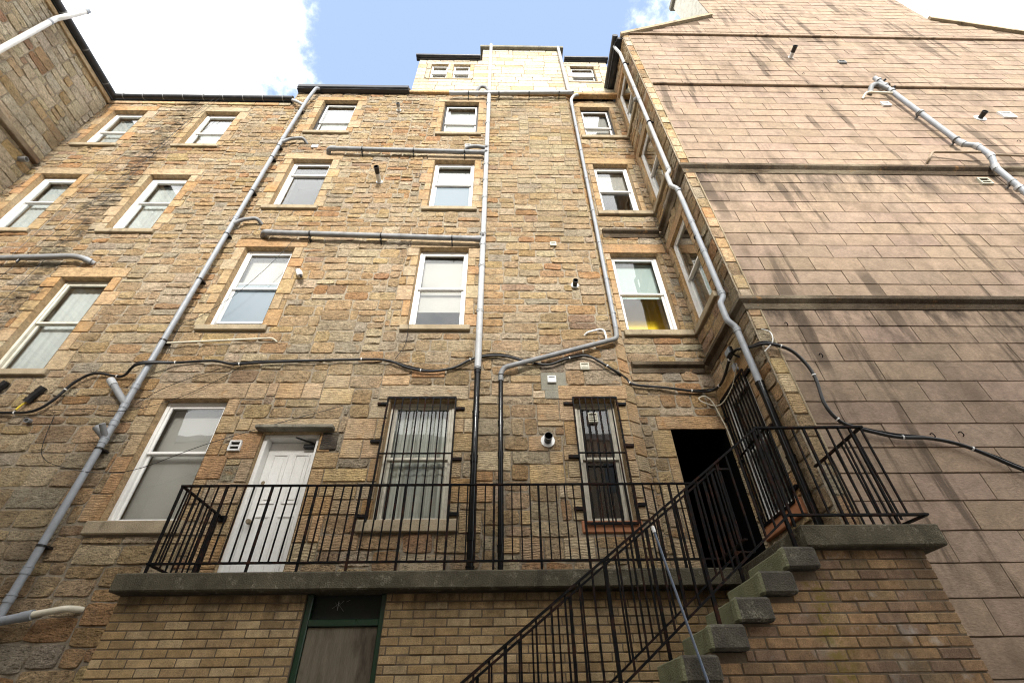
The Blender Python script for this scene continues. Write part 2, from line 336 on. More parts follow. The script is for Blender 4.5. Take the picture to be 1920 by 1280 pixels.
# ------------------------------------------------------------------ masonry
CELL = 0.05
PAL = [((0.48, 0.342, 0.198), 36), ((0.445, 0.312, 0.178), 26), ((0.53, 0.42, 0.28), 20), ((0.465, 0.298, 0.155), 15), ((0.43, 0.245, 0.12), 8), ((0.42, 0.35, 0.25), 10), ((0.37, 0.245, 0.155), 3), ((0.50, 0.36, 0.19), 12)]
PALE = [((0.50, 0.43, 0.325), 4), ((0.53, 0.465, 0.36), 4), ((0.46, 0.385, 0.275), 2), ((0.48, 0.36, 0.215), 1.2)]
def pick(pal, x, z, var=0.10):
    tot = sum(w for _, w in pal); k = (0.62*rng.random() + 0.38*min(1, max(0, noise.noise(Vector((x*0.45, z*0.45, 3.1)))*0.9+0.5)))*tot
    pl = list(pal)
    k = rng.random()*tot
    for c, w in pl:
        k -= w
        if k <= 0: break
    f = 1 + rng.uniform(-var, var)*1.2
    return (c[0]*f*rng.uniform(0.96, 1.04), c[1]*f, c[2]*f*rng.uniform(0.92, 1.08))
class Wall:
    """a stone wall in its own (u, v) plane; openings and dressings are blocked out, rubble fills the rest"""
    def __init__(s, T, u0, u1, v0, v1, dark=None):
        s.T = T; s.u0, s.v0 = u0, v0; s.nu = int(round((u1-u0)/CELL)); s.nv = int(round((v1-v0)/CELL)); s.u1 = u0+s.nu*CELL; s.v1 = v0+s.nv*CELL
        s.occ = np.zeros((s.nv, s.nu), dtype=np.int8); s.st = []; s.holes = []; s.dark = dark
    def su(s, u, up=False): return s.u0 + (math.ceil if up else math.floor)((u-s.u0)/CELL + (-1e-6 if up else 1e-6))*CELL
    def sv(s, v, up=False): return s.v0 + (math.ceil if up else math.floor)((v-s.v0)/CELL + (-1e-6 if up else 1e-6))*CELL
    def block(s, u0, u1, v0, v1):
        a, b = int(round((u0-s.u0)/CELL)), int(round((u1-s.u0)/CELL)); c, d = int(round((v0-s.v0)/CELL)), int(round((v1-s.v0)/CELL))
        s.occ[max(0, c):max(0, d), max(0, a):max(0, b)] = 1
    def put(s, u0, u1, v0, v1, kind): s.st.append((u0, u1, v0, v1, kind)); s.block(u0 if abs(u0-s.su(u0)) < .001 else s.su(u0), s.su(u1, True), s.sv(v0), s.sv(v1, True))
    def opening(s, u0, u1, v0, v1, lintel=0.25, jamb=0.15, sill=0.12, long=0.2, kind='jamb_stone', outset=0.12):
        s.holes.append((u0, u1, v0, v1))
        if lintel:
            s.put(s.su(u0-outset-.08), s.su(u1+outset+.08, True), v1, s.sv(v1+lintel, True), 'lintel')
        if sill: s.block(s.su(u0-outset), s.su(u1+outset, True), s.sv(v0-sill), s.sv(v0, True))
        if jamb:
            for side in (0, 1):
                v = v0; i = rng.randint(0, 1)
                while v < v1-0.02:
                    h = rng.choice((0.25, 0.3, 0.35, 0.4)); w = s.sv(v+h) if v+h < v1-0.2 else v1
                    e = jamb + (long*rng.uniform(.6, 1.2) if i % 2 else 0)
                    if side == 0: s.put(max(s.u0, s.su(u0-e)), u0, v, w, kind)
                    else: s.put(u1, min(s.u1, s.su(u1+e, True)), v, w, kind)
                    v = w; i += 1
        s.block(s.su(u0), s.su(u1, True), s.sv(v0), s.sv(v1, True))
    def fill(s, hfun, wmin=4, wmax=12, kindf=None, level=0.7):
        occ = s.occ; top = np.zeros(s.nu, dtype=int)
        for j in range(s.nv):
            i = 0
            while i < s.nu:
                if occ[j, i]: i += 1; continue
                run = 0
                while i+run < s.nu and not occ[j, i+run] and run < wmax+6: run += 1
                z = s.v0 + j*CELL
                hs, (w0, w1) = hfun(z, s.u0+i*CELL)
                w = rng.randint(w0, w1)
                if run - w < 3: w = run if run <= w1+2 else run//2
                w = max(1, min(w, run))
                h = rng.choice(hs)
                lt = top[i-1]-j if i > 0 else 0; rt_ = top[i+w]-j if i+w < s.nu else 0
                for q in (lt, rt_):
                    if 3 <= q <= 7 and rng.random() < level: h = q; break
                h = min(h, s.nv-j)
                hh = 1
                while hh < h and not occ[j+hh, i:i+w].any(): hh += 1
                if hh == h and j+h < s.nv:      # do not leave one-cell slivers under something
                    if occ[min(j+h+1, s.nv-1), i:i+w].any() and not occ[j+h, i:i+w].any(): hh = h+1
                h = hh
                occ[j:j+h, i:i+w] = 1; top[i:i+w] = j+h
                u, v = s.u0+i*CELL, z
                s.st.append((u, u+w*CELL, v, v+h*CELL, kindf(v, u) if kindf else 'stone'))
                i += w
    def backing(s, name, parent, mat='mortar', poly=None):
        us = sorted({s.u0, s.u1, *[h[0] for h in s.holes], *[h[1] for h in s.holes]}); vs = sorted({s.v0, s.v1, *[h[2] for h in s.holes], *[h[3] for h in s.holes]})
        if poly: us = sorted({*us, *poly[0]}); vs = sorted({*vs, *poly[1]})
        mb = MB()
        for a, b in zip(us, us[1:]):
            for c, d in zip(vs, vs[1:]):
                m, n = (a+b)/2, (c+d)/2
                if any(h[0] < m < h[1] and h[2] < n < h[3] for h in s.holes): continue
                if poly and not poly[2](m, n): continue
                if b-a < 1e-4 or d-c < 1e-4: continue
                mb.add([s.T(a, c, 0), s.T(b, c, 0), s.T(b, d, 0), s.T(a, d, 0)], [(0, 1, 2, 3)])
        # the wall has thickness: a core behind the face, cut out round the same openings
        for a, b in zip(us, us[1:]):
            for c, d in zip(vs, vs[1:]):
                m, n = (a+b)/2, (c+d)/2
                if any(h[0] < m < h[1] and h[2] < n < h[3] for h in s.holes): continue
                if poly and not poly[2](m, n): continue
                mb.add([s.T(a, c, -.45), s.T(b, c, -.45), s.T(b, d, -.45), s.T(a, d, -.45)], [(3, 2, 1, 0)])
        return mb.build(name, mat, parent)
    def stone_geo(s, st, pal=PAL, rough=1.0):
        u0, u1, v0, v1, kind = st; g = 0.0045 if kind in ('stone',) else 0.0035
        if kind == 'ashlar_block': g = 0.003
        u0 += g; u1 -= g; v0 += g; v1 -= g; w, h = u1-u0, v1-v0
        droved = kind in ('jamb_stone', 'lintel') or kind == 'droved_stone'
        flat = droved or kind in ('ashlar_block', 'squared_stone')
        cu, cv = (u0+u1)/2, (v0+v1)/2
        nu = max(1, min(6, round(w/0.085))); nv = max(1, min(4, round(h/0.065)))
        if flat: nu, nv = max(1, min(3, nu)), max(1, min(2, nv))
        e = min(0.012 if not flat else 0.008, w*.2, h*.2)
        us = [0, e] + [e+(w-2*e)*i/nu for i in range(1, nu)] + [w-e, w]; vs = [0, e] + [e+(h-2*e)*i/nv for i in range(1, nv)] + [h-e, h]
        d0 = rng.uniform(0.006, 0.019) if not flat else rng.uniform(0.016, 0.024)
        tu, tv = (rng.uniform(-.007, .007), rng.uniform(-.007, .007)) if not flat else (0, 0)
        jit = [(rng.uniform(-.014, .014)*rough, rng.uniform(-.011, .011)*rough) if not flat else (rng.uniform(-.003, .003), rng.uniform(-.003, .003)) for _ in range(4)]
        sd = rng.random()*50; V = []; n, m = len(us), len(vs)
        cr = min(0.022, w*.09, h*.12) if not flat else 0.003
        bul = 0.006*rough if not flat else 0
        for b in range(m):
            for a in range(n):
                x, y = us[a], vs[b]; fx, fy = x/w, y/h
                jx = (jit[0][0]*(1-fx)+jit[1][0]*fx)*(1-fy) + (jit[2][0]*(1-fx)+jit[3][0]*fx)*fy
                jy = (jit[0][1]*(1-fx)+jit[1][1]*fx)*(1-fy) + (jit[2][1]*(1-fx)+jit[3][1]*fx)*fy
                edge = a in (0, n-1) or b in (0, m-1)
                if a in (0, 1, n-2, n-1) and b in (0, 1, m-2, m-1):
                    k = cr if edge else cr*.7
                    x += k*(1 if a < 2 else -1)*(.6 if a in (0, n-1) else .4); y += k*(1 if b < 2 else -1)*(.6 if b in (0, m-1) else .4)
                if not flat:
                    wv = 0.010*rough
                    x += wv*noise.noise(Vector((x*6+sd, y*6, 1.7))); y += wv*noise.noise(Vector((x*6, y*6+sd, 5.2)))
                if edge: d = -0.006
                else:
                    d = d0 + tu*(fx-.5)*2 + tv*(fy-.5)*2 + bul*(1-abs(2*fx-1)**3)*(1-abs(2*fy-1)**3)
                    d += (0.022*rough*noise.noise(Vector((x*13+sd, y*17, sd))) + 0.008*rough*noise.noise(Vector((x*31+sd, y*37, sd)))) if not flat else 0.0015*noise.noise(Vector((x*9+sd, y*11, sd)))
                    d = max(d, 0.004)
                V.append(s.T(u0+x+jx, v0+y+jy, d))
        F = [(b*n+a, b*n+a+1, (b+1)*n+a+1, (b+1)*n+a) for b in range(m-1) for a in range(n-1)]
        c = pick(pal, cu, cv)
        if kind in ('jamb_stone', 'lintel'): c = pick([((0.42, 0.31, 0.185), 3), ((0.425, 0.295, 0.16), 3), ((0.41, 0.25, 0.12), 2.5), ((0.43, 0.34, 0.22), 1)] if pal is PAL else pal, cu, cv, .06)
        if kind == 'squared_stone': c = pick([((0.46, 0.36, 0.225), 4), ((0.43, 0.32, 0.185), 4), ((0.475, 0.385, 0.255), 2), ((0.42, 0.275, 0.14), 1)], cu, cv, .08)
        al = (1.0 if cv < 5.9 else 0.35) if droved else 0.0
        if kind == 'ashlar_block': al = 0.0
        return V, F, (*c, al), s.T(cu, cv, 0)

def lay(wall, parent, single=290, mat='stone', pal=PAL, rough=1.0, massname='rubble_stones', names=('stone',)):
    """the stones that show largest become parts of their own, the rest one mass of stones"""
    items = []
    for st in wall.st:
        V, F, c, ctr = wall.stone_geo(st, pal, rough)
        p = project(ctr); size = 0
        if p and -40 < p[0] < 1960 and -40 < p[1] < 1320:
            q = [project(V[0]), project(V[-1])]
            if q[0] and q[1]: size = abs(q[0][0]-q[1][0])*abs(q[0][1]-q[1][1])
        items.append((size, st[4], V, F, c))
    keep = set()
    for kind in {i[1] for i in items}:
        ids = sorted((k for k, i in enumerate(items) if i[1] == kind), key=lambda k: -items[k][0])
        keep |= {k for k in ids[:single if kind in ('stone', 'ashlar_block') else 280] if items[k][0] > 60}
    mass = MB()
    for k, (size, kind, V, F, c) in enumerate(items):
        m = 'dressed' if kind in ('jamb_stone', 'lintel', 'droved_stone') else mat
        if k in keep: MB().add(V, F, c).build(kind, m, parent, 32, True)
        else: mass.add(V, F, c)
    if mass.v: tag(mass.build(massname, mat, parent, 32, True), kind='stuff')

# ------------------------------------------------------------------ windows
def window(parent, T, u0, u1, v0, v1, frame='white_paint', reveal=0.10, split=0.5, behind='net', cover=1.0, room='interior_dark', lower_open=0.0, sill=True, sill_out=0.12, sill_h=0.12, sill_mat='sill_stone', sill_proj=0.07, fw_=0.055, pane='glass', pane_low=None, reveal_mat='dressed', label=None, sash=None, depth=0.8, rev_col=(0.43, 0.30, 0.165, 0.0), curtain_side=0, st=0.042):
    sash = sash or frame
    # stone reveal, then the fixed frame
    mb = MB(); r1 = reveal+0.10; e = 0.016
    for a, b, c, d in ((u0, u0, v0, v1), (u1, u1, v0, v1)):
        q = [T(a, v0, e), T(a, v1, e), T(a, v1, -r1), T(a, v0, -r1)]
        mb.add(q, [(0, 1, 2, 3)] if a == u0 else [(3, 2, 1, 0)], rev_col)
    mb.add([T(u0, v1, e), T(u1, v1, e), T(u1, v1, -r1), T(u0, v1, -r1)], [(0, 1, 2, 3)], rev_col)
    mb.add([T(u0, v0, e), T(u1, v0, e), T(u1, v0, -r1), T(u0, v0, -r1)], [(3, 2, 1, 0)], rev_col)
    w = MB()
    bx = lambda M_, a, b, c, d, f, g, bev=.006: M_.box(a, b, c, d, f, g, bev, T=lambda x, y, z: T(x, y, z))
    f0, f1 = -reveal, -reveal-.10
    bx(w, u0, u0+fw_, v0, v1, f0, f1); bx(w, u1-fw_, u1, v0, v1, f0, f1); bx(w, u0+fw_, u1-fw_, v1-fw_, v1, f0, f1); bx(w, u0+fw_, u1-fw_, v0, v0+fw_*.8, f0, f1)
    win = w.build('window', frame, parent)
    if label: win['label'] = label
    mb.build('reveal', reveal_mat, win, None, True)
    a, b = u0+fw_+.002, u1-fw_-.002; vm = v0+(v1-v0)*split
    off = lower_open
    for nm, c, d, g0, pm in (('upper', vm-.02, v1-fw_-.002, -reveal-.012, pane), ('lower', v0+fw_*.8+.002+off, vm+.02+off, -reveal-.052, pane_low or pane)):
        s = MB(); g1 = g0-.035
        bx(s, a, a+st, c, d, g0, g1, .004); bx(s, b-st, b, c, d, g0, g1, .004); bx(s, a+st, b-st, d-st, d, g0, g1, .004); bx(s, a+st, b-st, c, c+st, g0, g1, .004)
        s.build('sash', sash, win)
        p = MB(); p.box(a+st-.004, b-st+.004, c+st-.004, d-st+.004, g0-.015, g0-.020, T=T); p.build('pane', pm, win)
    back = -reveal-.16
    if behind:
        m = MB(); top = v1-fw_; bot = v1-fw_-(v1-v0-2*fw_)*cover
        lo, hi = u0+fw_+.01, u1-fw_-.01
        if curtain_side: lo, hi = (u0+(u1-u0)*(1-curtain_side), hi) if curtain_side > 0 else (lo, u0-(u1-u0)*curtain_side)
        n = 24 if behind in ('curtain', 'net', 'brown_cloth') else 1; amp = (0.005 if behind == 'net' else 0.018) if n > 1 else 0
        vs = []
        for i in range(n+1):
            x = lo+(hi-lo)*i/n; y = back+amp*math.sin(i*1.9)
            vs += [T(x, bot, y), T(x, top, y)]
        for i in range(n+1):
            x = lo+(hi-lo)*i/n; y = back-.006+amp*math.sin(i*1.9)
            vs += [T(x, bot, y), T(x, top, y)]
        k = 2*(n+1)
        fs = [(2*i, 2*i+2, 2*i+3, 2*i+1) for i in range(n)] + [(k+2*i+1, k+2*i+3, k+2*i+2, k+2*i) for i in range(n)] + [(2*i, k+2*i, k+2*i+2, 2*i+2) for i in range(n)]
        m.add(vs, fs).build('curtain' if n > 1 else 'blind', behind, win, 60)
    # a shallow room behind, so the window never looks through the building
    d0, d1 = -reveal-.102, -reveal-.102-depth; q = .25; m = MB()
    P = lambda x, y, z: T(x, y, z)
    A = [P(u0-q, v0-q, d0), P(u1+q, v0-q, d0), P(u1+q, v1+q, d0), P(u0-q, v1+q, d0), P(u0-q, v0-q, d1), P(u1+q, v0-q, d1), P(u1+q, v1+q, d1), P(u0-q, v1+q, d1)]
    m.add(A, [(4, 5, 6, 7), (0, 4, 7, 3), (1, 2, 6, 5), (3, 7, 6, 2), (0, 1, 5, 4)])
    m.build('interior', room, win)
    if sill:
        m = MB(); so_ = sill_out
        m.box(u0-so_, u1+so_, v0-sill_h, v0-.001, -.12, sill_proj, .012, T=T); m.build('sill', sill_mat, win)
    return win

# ================================================================== SETTING
tag(MB().add([(-60, -60, 0), (60, -60, 0), (60, 60, 0), (-60, 60, 0)], [(0, 1, 2, 3)]).build('ground', 'ground'), kind='structure')
SEP = -6.05                                   # where the lower left range meets the taller part
T_main = lambda u, v, d: Vector((u, -d, v))
T_rec = lambda u, v, d: Vector((u, 0.12-d, v))
XW = 3.52; YF = -1.42
T_side = lambda u, v, d: Vector((XW-d, -u, v))          # u runs toward the camera
T_front = lambda u, v, d: Vector((u, YF-d, v))
T_left = lambda u, v, d: Vector((-11.2+d, u, v))
_sa = Vector((2.15-1.95, 0.12, 0)); SPL = _sa.length; _sa = _sa/SPL; _sn = Vector((_sa.y, -_sa.x, 0))
T_spl = lambda u, v, d: Vector((1.95, 0, v)) + _sa*u + _sn*d

# ---- main tenement
ten = thing('tenement_building', 'tall sandstone rubble tenement rear wall with rows of sash windows', 'building', (0, 0.3, 0))
wl = Wall(T_main, -11.2, 1.95, 0, 16.25)
wl.block(-11.2, SEP, 15.5, 16.3)
A_, B_, C_, D_ = (-10.78, -9.86), (-8.27, -7.33), (-5.16, -4.18), (-1.65, -0.66)
WIN = [
 (A_, (13.12, 14.98), dict(behind='net', room='interior_grey', pane='glass', split=.47)),
 (B_, (13.12, 14.98), dict(behind='net', room='interior_grey', split=.47)),
 (A_, (9.62, 11.72), dict(behind='net', fw_=.10, room='interior_grey', split=.55)),
 (B_, (9.62, 11.72), dict(behind='net', fw_=.10, room='interior_grey', split=.55)),
 (B_, (6.0, 8.17), dict(frame='cream_paint', behind='net', cover=.97, room='interior_grey', split=.52)),
 (C_, (13.90, 15.79), dict(frame='dark_sash', sash='white_paint', behind='blind_white', room='interior_dark', split=.42)),
 (C_, (10.50, 12.50), dict(behind=None, room='interior_dark', split=.74)),
 (C_, (6.95, 9.09), dict(behind='blind_beige', cover=.46, room='interior_grey', lower_open=.17, pane_low='frosted_glass')),
 (C_, (3.58, 5.45), dict(behind='blind_beige', cover=1.0, room='interior_grey', sill_h=.17, split=.55)),
 (D_, (13.90, 15.79), dict(frame='dark_sash', sash='white_paint', behind='blind_white', split=.42)),
 (D_, (10.50, 12.52), dict(behind='blind_white', cover=.36, room='interior_grey', split=.55, pane_low='frosted_glass', sill_mat='sill_stone')),
 (D_, (6.96, 9.10), dict(behind='blind_beige', cover=.74, room='interior_dark', split=.5)),
 ((-1.70, -0.71), (3.57, 5.43), dict(frame='cream_paint', behind='curtain', room='interior_grey', sill_h=.16, sill_out=.16)),
 ((1.14, 1.78), (3.55, 5.43), dict(frame='cream_paint', behind='brown_cloth', cover=.5, room='passage', sill_h=.16, sill_mat='terracotta', sill_out=.08, sill_proj=.03)),
]
for (u0, u1), (v0, v1), k in WIN:
    jr = .10 if u0 > 1 else .15
    wl.opening(u0, u1, v0, v1, lintel=.26 if v1 < 15.5 else .2, jamb=.15, long=.12 if u0 < 1 else .06, sill=k.get('sill_h', .12))
DOOR = (-3.47, -2.64, 2.68, 4.86)
wl.opening(*DOOR, lintel=.2, jamb=.16, sill=0)
# cement repair patch under the vents
wl.put(0.70, 1.05, 5.45, 5.60, 'cement_patch'); wl.put(0.65, 1.05, 5.60, 5.95, 'cement_patch')
patches = [s_ for s_ in wl.st if s_[4] == 'cement_patch']; wl.st = [s_ for s_ in wl.st if s_[4] != 'cement_patch']
def hf(z, u):
    if z < 5.9: return ((4, 5, 5, 6, 6), (6, 12)) if rng.random() < .8 else ((3,), (4, 8))
    if u > -0.4: return ((4, 4, 5), (6, 13))
    if z > 9.6: return ((3, 3, 4, 4), (5, 11))
    return ((3, 4, 4, 5, 5), (5, 12))
def kf(v, u):
    if u > -.4 and rng.random() < .75*min(1, max(0, (v-7.5)/6.5)): return 'squared_stone'
    return 'droved_stone' if (3.0 < v < 5.9 and -4.6 < u < 2 and rng.random() < .42) else 'stone'
wl.fill(hf, kindf=kf)
wl.backing('wall', ten, 'mortar', ((SEP,), (15.5,), lambda m, n: not (m < SEP and n > 15.5)))
lay(wl, ten)
for s_ in patches:
    MB().box(s_[0], s_[1], -0.016, 0.05, s_[2], s_[3], .004).build('cement_patch', 'cement', ten)
for (u0, u1), (v0, v1), k in WIN: window(ten, T_main, u0, u1, v0, v1, **k)

# splayed corner and the recessed bay beside it
sp = Wall(T_spl, 0, 0.25, 2.65, 16.25); SPLW = SPL
v = 2.65; 
while v < 16.2:
    h = min(rng.choice((.2, .25, .3, .35)), 16.25-v)
    sp.st.append((0.0, SPL, v, v+h, 'jamb_stone')); v += h
sp.u1 = SPL; sp.backing('wall', ten)
rc = Wall(T_rec, 2.15, 3.55, 2.65, 16.25)
E_ = (2.34, 3.22)
REC = [(E_, (14.05, 15.84), dict(frame='dark_sash', sash='white_paint', behind='blind_beige', cover=1, room='interior_warm', split=.42, sill=False)),
       (E_, (10.56, 12.62), dict(behind='blind_beige', cover=.4, room='interior_grey', sill=False)),
       ((2.27, 3.25), (6.96, 9.11), dict(behind='blind_teal', cover=.5, room='interior_yellow', depth=.5, sill=False))]
for (u0, u1), (v0, v1), k in REC: rc.opening(u0, u1, v0, v1, lintel=.25, jamb=.10, long=.0, sill=.12)
PAS = (2.60, 3.44, 2.68, 4.96)
rc.opening(*PAS, lintel=.2, jamb=.15, long=.15, sill=0)
rc.fill(lambda z, u: ((3, 4, 4, 5), (5, 11)))
rc.backing('wall', ten)
lay(sp, ten, 60, massname='corner_stones'); lay(rc, ten, 70, massname='bay_stones')
for (u0, u1), (v0, v1), k in REC: window(ten, T_rec, u0, u1, v0, v1, **k)
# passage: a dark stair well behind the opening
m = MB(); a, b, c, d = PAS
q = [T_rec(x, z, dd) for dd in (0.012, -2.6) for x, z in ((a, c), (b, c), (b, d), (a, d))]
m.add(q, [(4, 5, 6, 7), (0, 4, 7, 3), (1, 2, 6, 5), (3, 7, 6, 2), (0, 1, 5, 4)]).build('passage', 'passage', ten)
# upper block over the middle: pale coursed ashlar
T_up = lambda u, v, d: Vector((u, 0.03-d, v))
ub = Wall(T_up, -2.75, 3.55, 16.4, 20.0)
ub.block(-2.75, -.65, 19.0, 20.0); ub.block(2.1, 3.6, 19.0, 20.0)
UPW = [((-2.30, -1.76), (17.55, 18.66), {}), ((-1.57, -1.03), (17.55, 18.66), {}), ((2.30, 3.08), (17.45, 18.64), dict(frame='dark_sash', sash='white_paint'))]
for (u0, u1), (v0, v1), k in UPW: ub.opening(u0, u1, v0, v1, lintel=.2, jamb=.1 if u0 > -2 and u0 < 0 else .15, long=.0, sill=.1)
ub.fill(lambda z, u: ((5, 6, 6), (9, 16)), kindf=lambda v, u: 'ashlar_block', level=.95)
ub.backing('wall', ten, 'mortar', ((-.65, 2.1), (19.0,), lambda m, n: n < 19.0 or -.65 < m < 2.1))
lay(ub, ten, 60, 'ashlar', PALE, .4, 'ashlar_stones')
for (u0, u1), (v0, v1), k in UPW: window(ten, T_up, u0, u1, v0, v1, behind=None, reveal=.05, fw_=.026, st=.026, sill_proj=.03, sill_out=.1, sill_h=.08, sill_mat='sill_stone', room='interior_grey', rev_col=(.62, .47, .28, 0), **k)
m = MB(); m.box(-2.75, 3.52, -.10, .06, 16.26, 16.38, .015, (0.50, 0.30, 0.13, 0)); m.build('string_course', 'dressed', ten, None, True)
m = MB(); m.box(-.74, 2.18, -.10, 1.2, 20.0, 20.14, .015); m.build('coping', 'hood_stone', ten)
m = MB(); m.box(-.65, 2.1, .06, 1.1, 16.4, 19.99).box(-2.75, -.66, .5, 1.5, 16.4, 18.95).box(2.11, 3.5, .5, 1.5, 16.4, 18.95); m.build('attic_core', 'mortar', ten)
for nm, x0, x1, z in (('gutter', -2.86, -.70, 19.02), ('gutter', 2.14, 3.62, 19.02)):
    m = MB(); m.tube([(x0, -.08, z+.07), (x1, -.08, z+.07)], .07, 10); m.box(x0, x1, -.04, .06, z-.02, z+.16, .01); m.build(nm, 'black_gutter', ten, 40)
m = MB(); m.add([(-2.75, .2, 19.12), (3.6, .2, 19.12), (3.6, 3.5, 21.2), (-2.75, 3.5, 21.2), (-2.75, .2, 19.05), (3.6, .2, 19.05), (3.6, 3.5, 19.05), (-2.75, 3.5, 19.05)], [(0, 1, 2, 3), (0, 4, 5, 1), (3, 2, 6, 7), (0, 3, 7, 4), (1, 5, 6, 2), (7, 6, 5, 4)]); m.build('roof', 'slate', ten)
# eaves: stone band, gutter and slates of the lower left range and of the C bay
m = MB()
x = -11.15
while x < SEP-.05:
    w = min(rng.uniform(.6, 1.1), SEP-x); m.box(x+.004, x+w-.004, -.05, .05, 15.38, 15.52, .01, (*pick(PAL, x, 15), 0)); x += w
m.build('eaves_course', 'dressed', ten, None, True)
def gutter(parent, p, q, r=.075, mat='black_gutter', clips=8):
    g = MB(); P, Q = Vector(p), Vector(q); g.tube([P, Q], r, 12)
    o = g.build('gutter', mat, parent, 50)
    for i in range(clips):
        c = P.lerp(Q, (i+.5)/clips); t_ = (Q-P).normalized()
        MB().tube([c-t_*.012, c+t_*.012], r*1.08, 12).build('gutter_bracket', 'dirty_pipe', o, 50)
    return o
gutter(ten, (-11.05, -.12, 15.62), (SEP+.06, -.12, 15.62), .08, clips=9)
m = MB(); m.box(SEP, -2.76, -.20, .05, 16.28, 16.45, .02); m.box(SEP, -2.76, -.16, .05, 16.24, 16.27); m.build('box_gutter', 'black_gutter', ten)
m = MB(); m.box(SEP-.02, SEP+.0, .0, .5, 15.5, 16.4); m.build('step_wall', 'mortar', ten)
for x0, x1, z in ((-16, SEP, 15.66), (SEP, -2.75, 16.5)):
    m = MB(); m.add([(x0, -.1, z), (x1, -.1, z), (x1, 5, z+3.4), (x0, 5, z+3.4), (x0, -.1, z-.06), (x1, -.1, z-.06), (x1, 5, z-.06), (x0, 5, z-.06)], [(0, 1, 2, 3), (0, 4, 5, 1), (3, 2, 6, 7), (0, 3, 7, 4), (1, 5, 6, 2), (7, 6, 5, 4)]); m.build('roof', 'slate', ten)
# the door with its hood
a, b, c, d = DOOR
m = MB()
for q_ in ((a, a), (b, b)): m.add([T_main(q_[0], c, .016), T_main(q_[0], d, .016), T_main(q_[0], d, -.3), T_main(q_[0], c, -.3)], [(0, 1, 2, 3)] if q_[0] == a else [(3, 2, 1, 0)], (.46, .33, .18, .3))
m.add([T_main(a, d, .016), T_main(b, d, .016), T_main(b, d, -.3), T_main(a, d, -.3)], [(0, 1, 2, 3)], (.46, .33, .18, .3)); 
m.build('door_reveal', 'dressed', ten, None, True)
m = MB(); m.box(a, a+.06, .05, .24, c, d, .006); m.box(b-.06, b, .05, .24, c, d, .006); m.box(a+.06, b-.06, .05, .24, d-.05, d, .006); m.build('door_frame', 'white_paint', ten)
m = MB(); m.box(a+.062, b-.062, .20, .245, c, d-.052, .004); leaf = m.build('door', 'white_paint', ten); leaf['label'] = 'white panelled door'
dx = (b-a-.124)/2; x0 = a+.062
for i in (0, 1):
    for z0, z1 in ((3.88, 4.62), (2.86, 3.72)):
        px0, px1 = x0+i*dx+(.085 if i == 0 else .045), x0+(i+1)*dx-(.045 if i == 0 else .085)
        m = MB()
        for k, (g, yy) in enumerate(((0, .188), (.022, .197))):       # raised moulding ring round a fielded panel
            pass
        m.box(px0, px1, .186, .1995, z0, z0+.025, .004); m.box(px0, px1, .186, .1995, z1-.025, z1, .004); m.box(px0, px0+.025, .186, .1995, z0+.026, z1-.026, .004); m.box(px1-.025, px1, .186, .1995, z0+.026, z1-.026, .004)
        m.box(px0+.055, px1-.055, .190, .1995, z0+.055, z1-.055, .006)
        m.build('door_panel', 'white_paint', leaf)
MB().tube([(a+.14, .2, 3.62), (a+.14, .15, 3.62), (a+.14, .14, 3.62)], [.02, .02, .034], 10).tube([(a+.14, .14, 3.62), (a+.14, .10, 3.62)], [.036, .028], 10).build('knob', 'brass', leaf, 40)
MB().tube([(a+.13, .2, 4.18), (a+.13, .185, 4.18)], .028, 12).build('lock', 'brass', leaf, 40)
m = MB(); m.box(b-.26, b-.09, .12, .195, 4.69, 4.75, .008); bar(m, (b-.12, .12, 4.76), (b-.36, .02, 4.80), .02, .012); bar(m, (b-.10, .12, 4.74), (b-.36, .02, 4.80), .018, .012); m.build('door_closer', 'black_plastic', leaf)
m = MB(); m.box(-3.56, -2.44, -.15, .03, 4.875, 4.93, .010); m.build('door_hood', 'hood_stone', ten)
# soot-blackened block beside the door head
m = MB(); m.box(-2.60, -2.37, -.030, .02, 4.58, 4.86, .01, (.035, .032, .03, .6)); m.build('sooty_block', 'dressed', ten, None, True)
# cornices round the bay: two string courses that turn onto the wing (bay part here)
def cornice(parent, z0, z1, pts, mat='dressed', col=(0.075, 0.055, 0.036, 0)):
    """moulded cornice swept along a plan path; pts = wall-line points, left side of travel is outwards"""
    h = z1-z0; prof = [(0, 0), (.03, 0), (.045, .05*h/.2), (.05, .42*h), (.10, .55*h), (.115, .6*h), (.115, .86*h), (.09, h), (0, h+.015)]
    P = [Vector((p[0], p[1], 0)) for p in pts]; n = len(P); vs = []
    for i in range(n):
        ds = []
        if i: ds.append((P[i]-P[i-1]).normalized())
        if i < n-1: ds.append((P[i+1]-P[i]).normalized())
        ns_ = [Vector((d_.y, -d_.x, 0)) for d_ in ds]
        mtr = ns_[0] if len(ns_) == 1 else (ns_[0]+ns_[1])/(1+ns_[0].dot(ns_[1]))
        for o, z in prof: vs.append(P[i] + mtr*o + Vector((0, 0, z0+z)))
    k = len(prof)
    fs = [(i*k+j, (i+1)*k+j, (i+1)*k+j+1, i*k+j+1) for i in range(n-1) for j in range(k-1)]
    fs += [tuple(range(k)), tuple(range((n-1)*k, n*k))]
    return MB().add(vs, fs, col).build('cornice', mat, parent, 30, True)
for z0, z1 in ((6.02, 6.22), (9.62, 9.84)): cornice(ten, z0, z1, [(2.20, .12), (XW-.10, .12)])

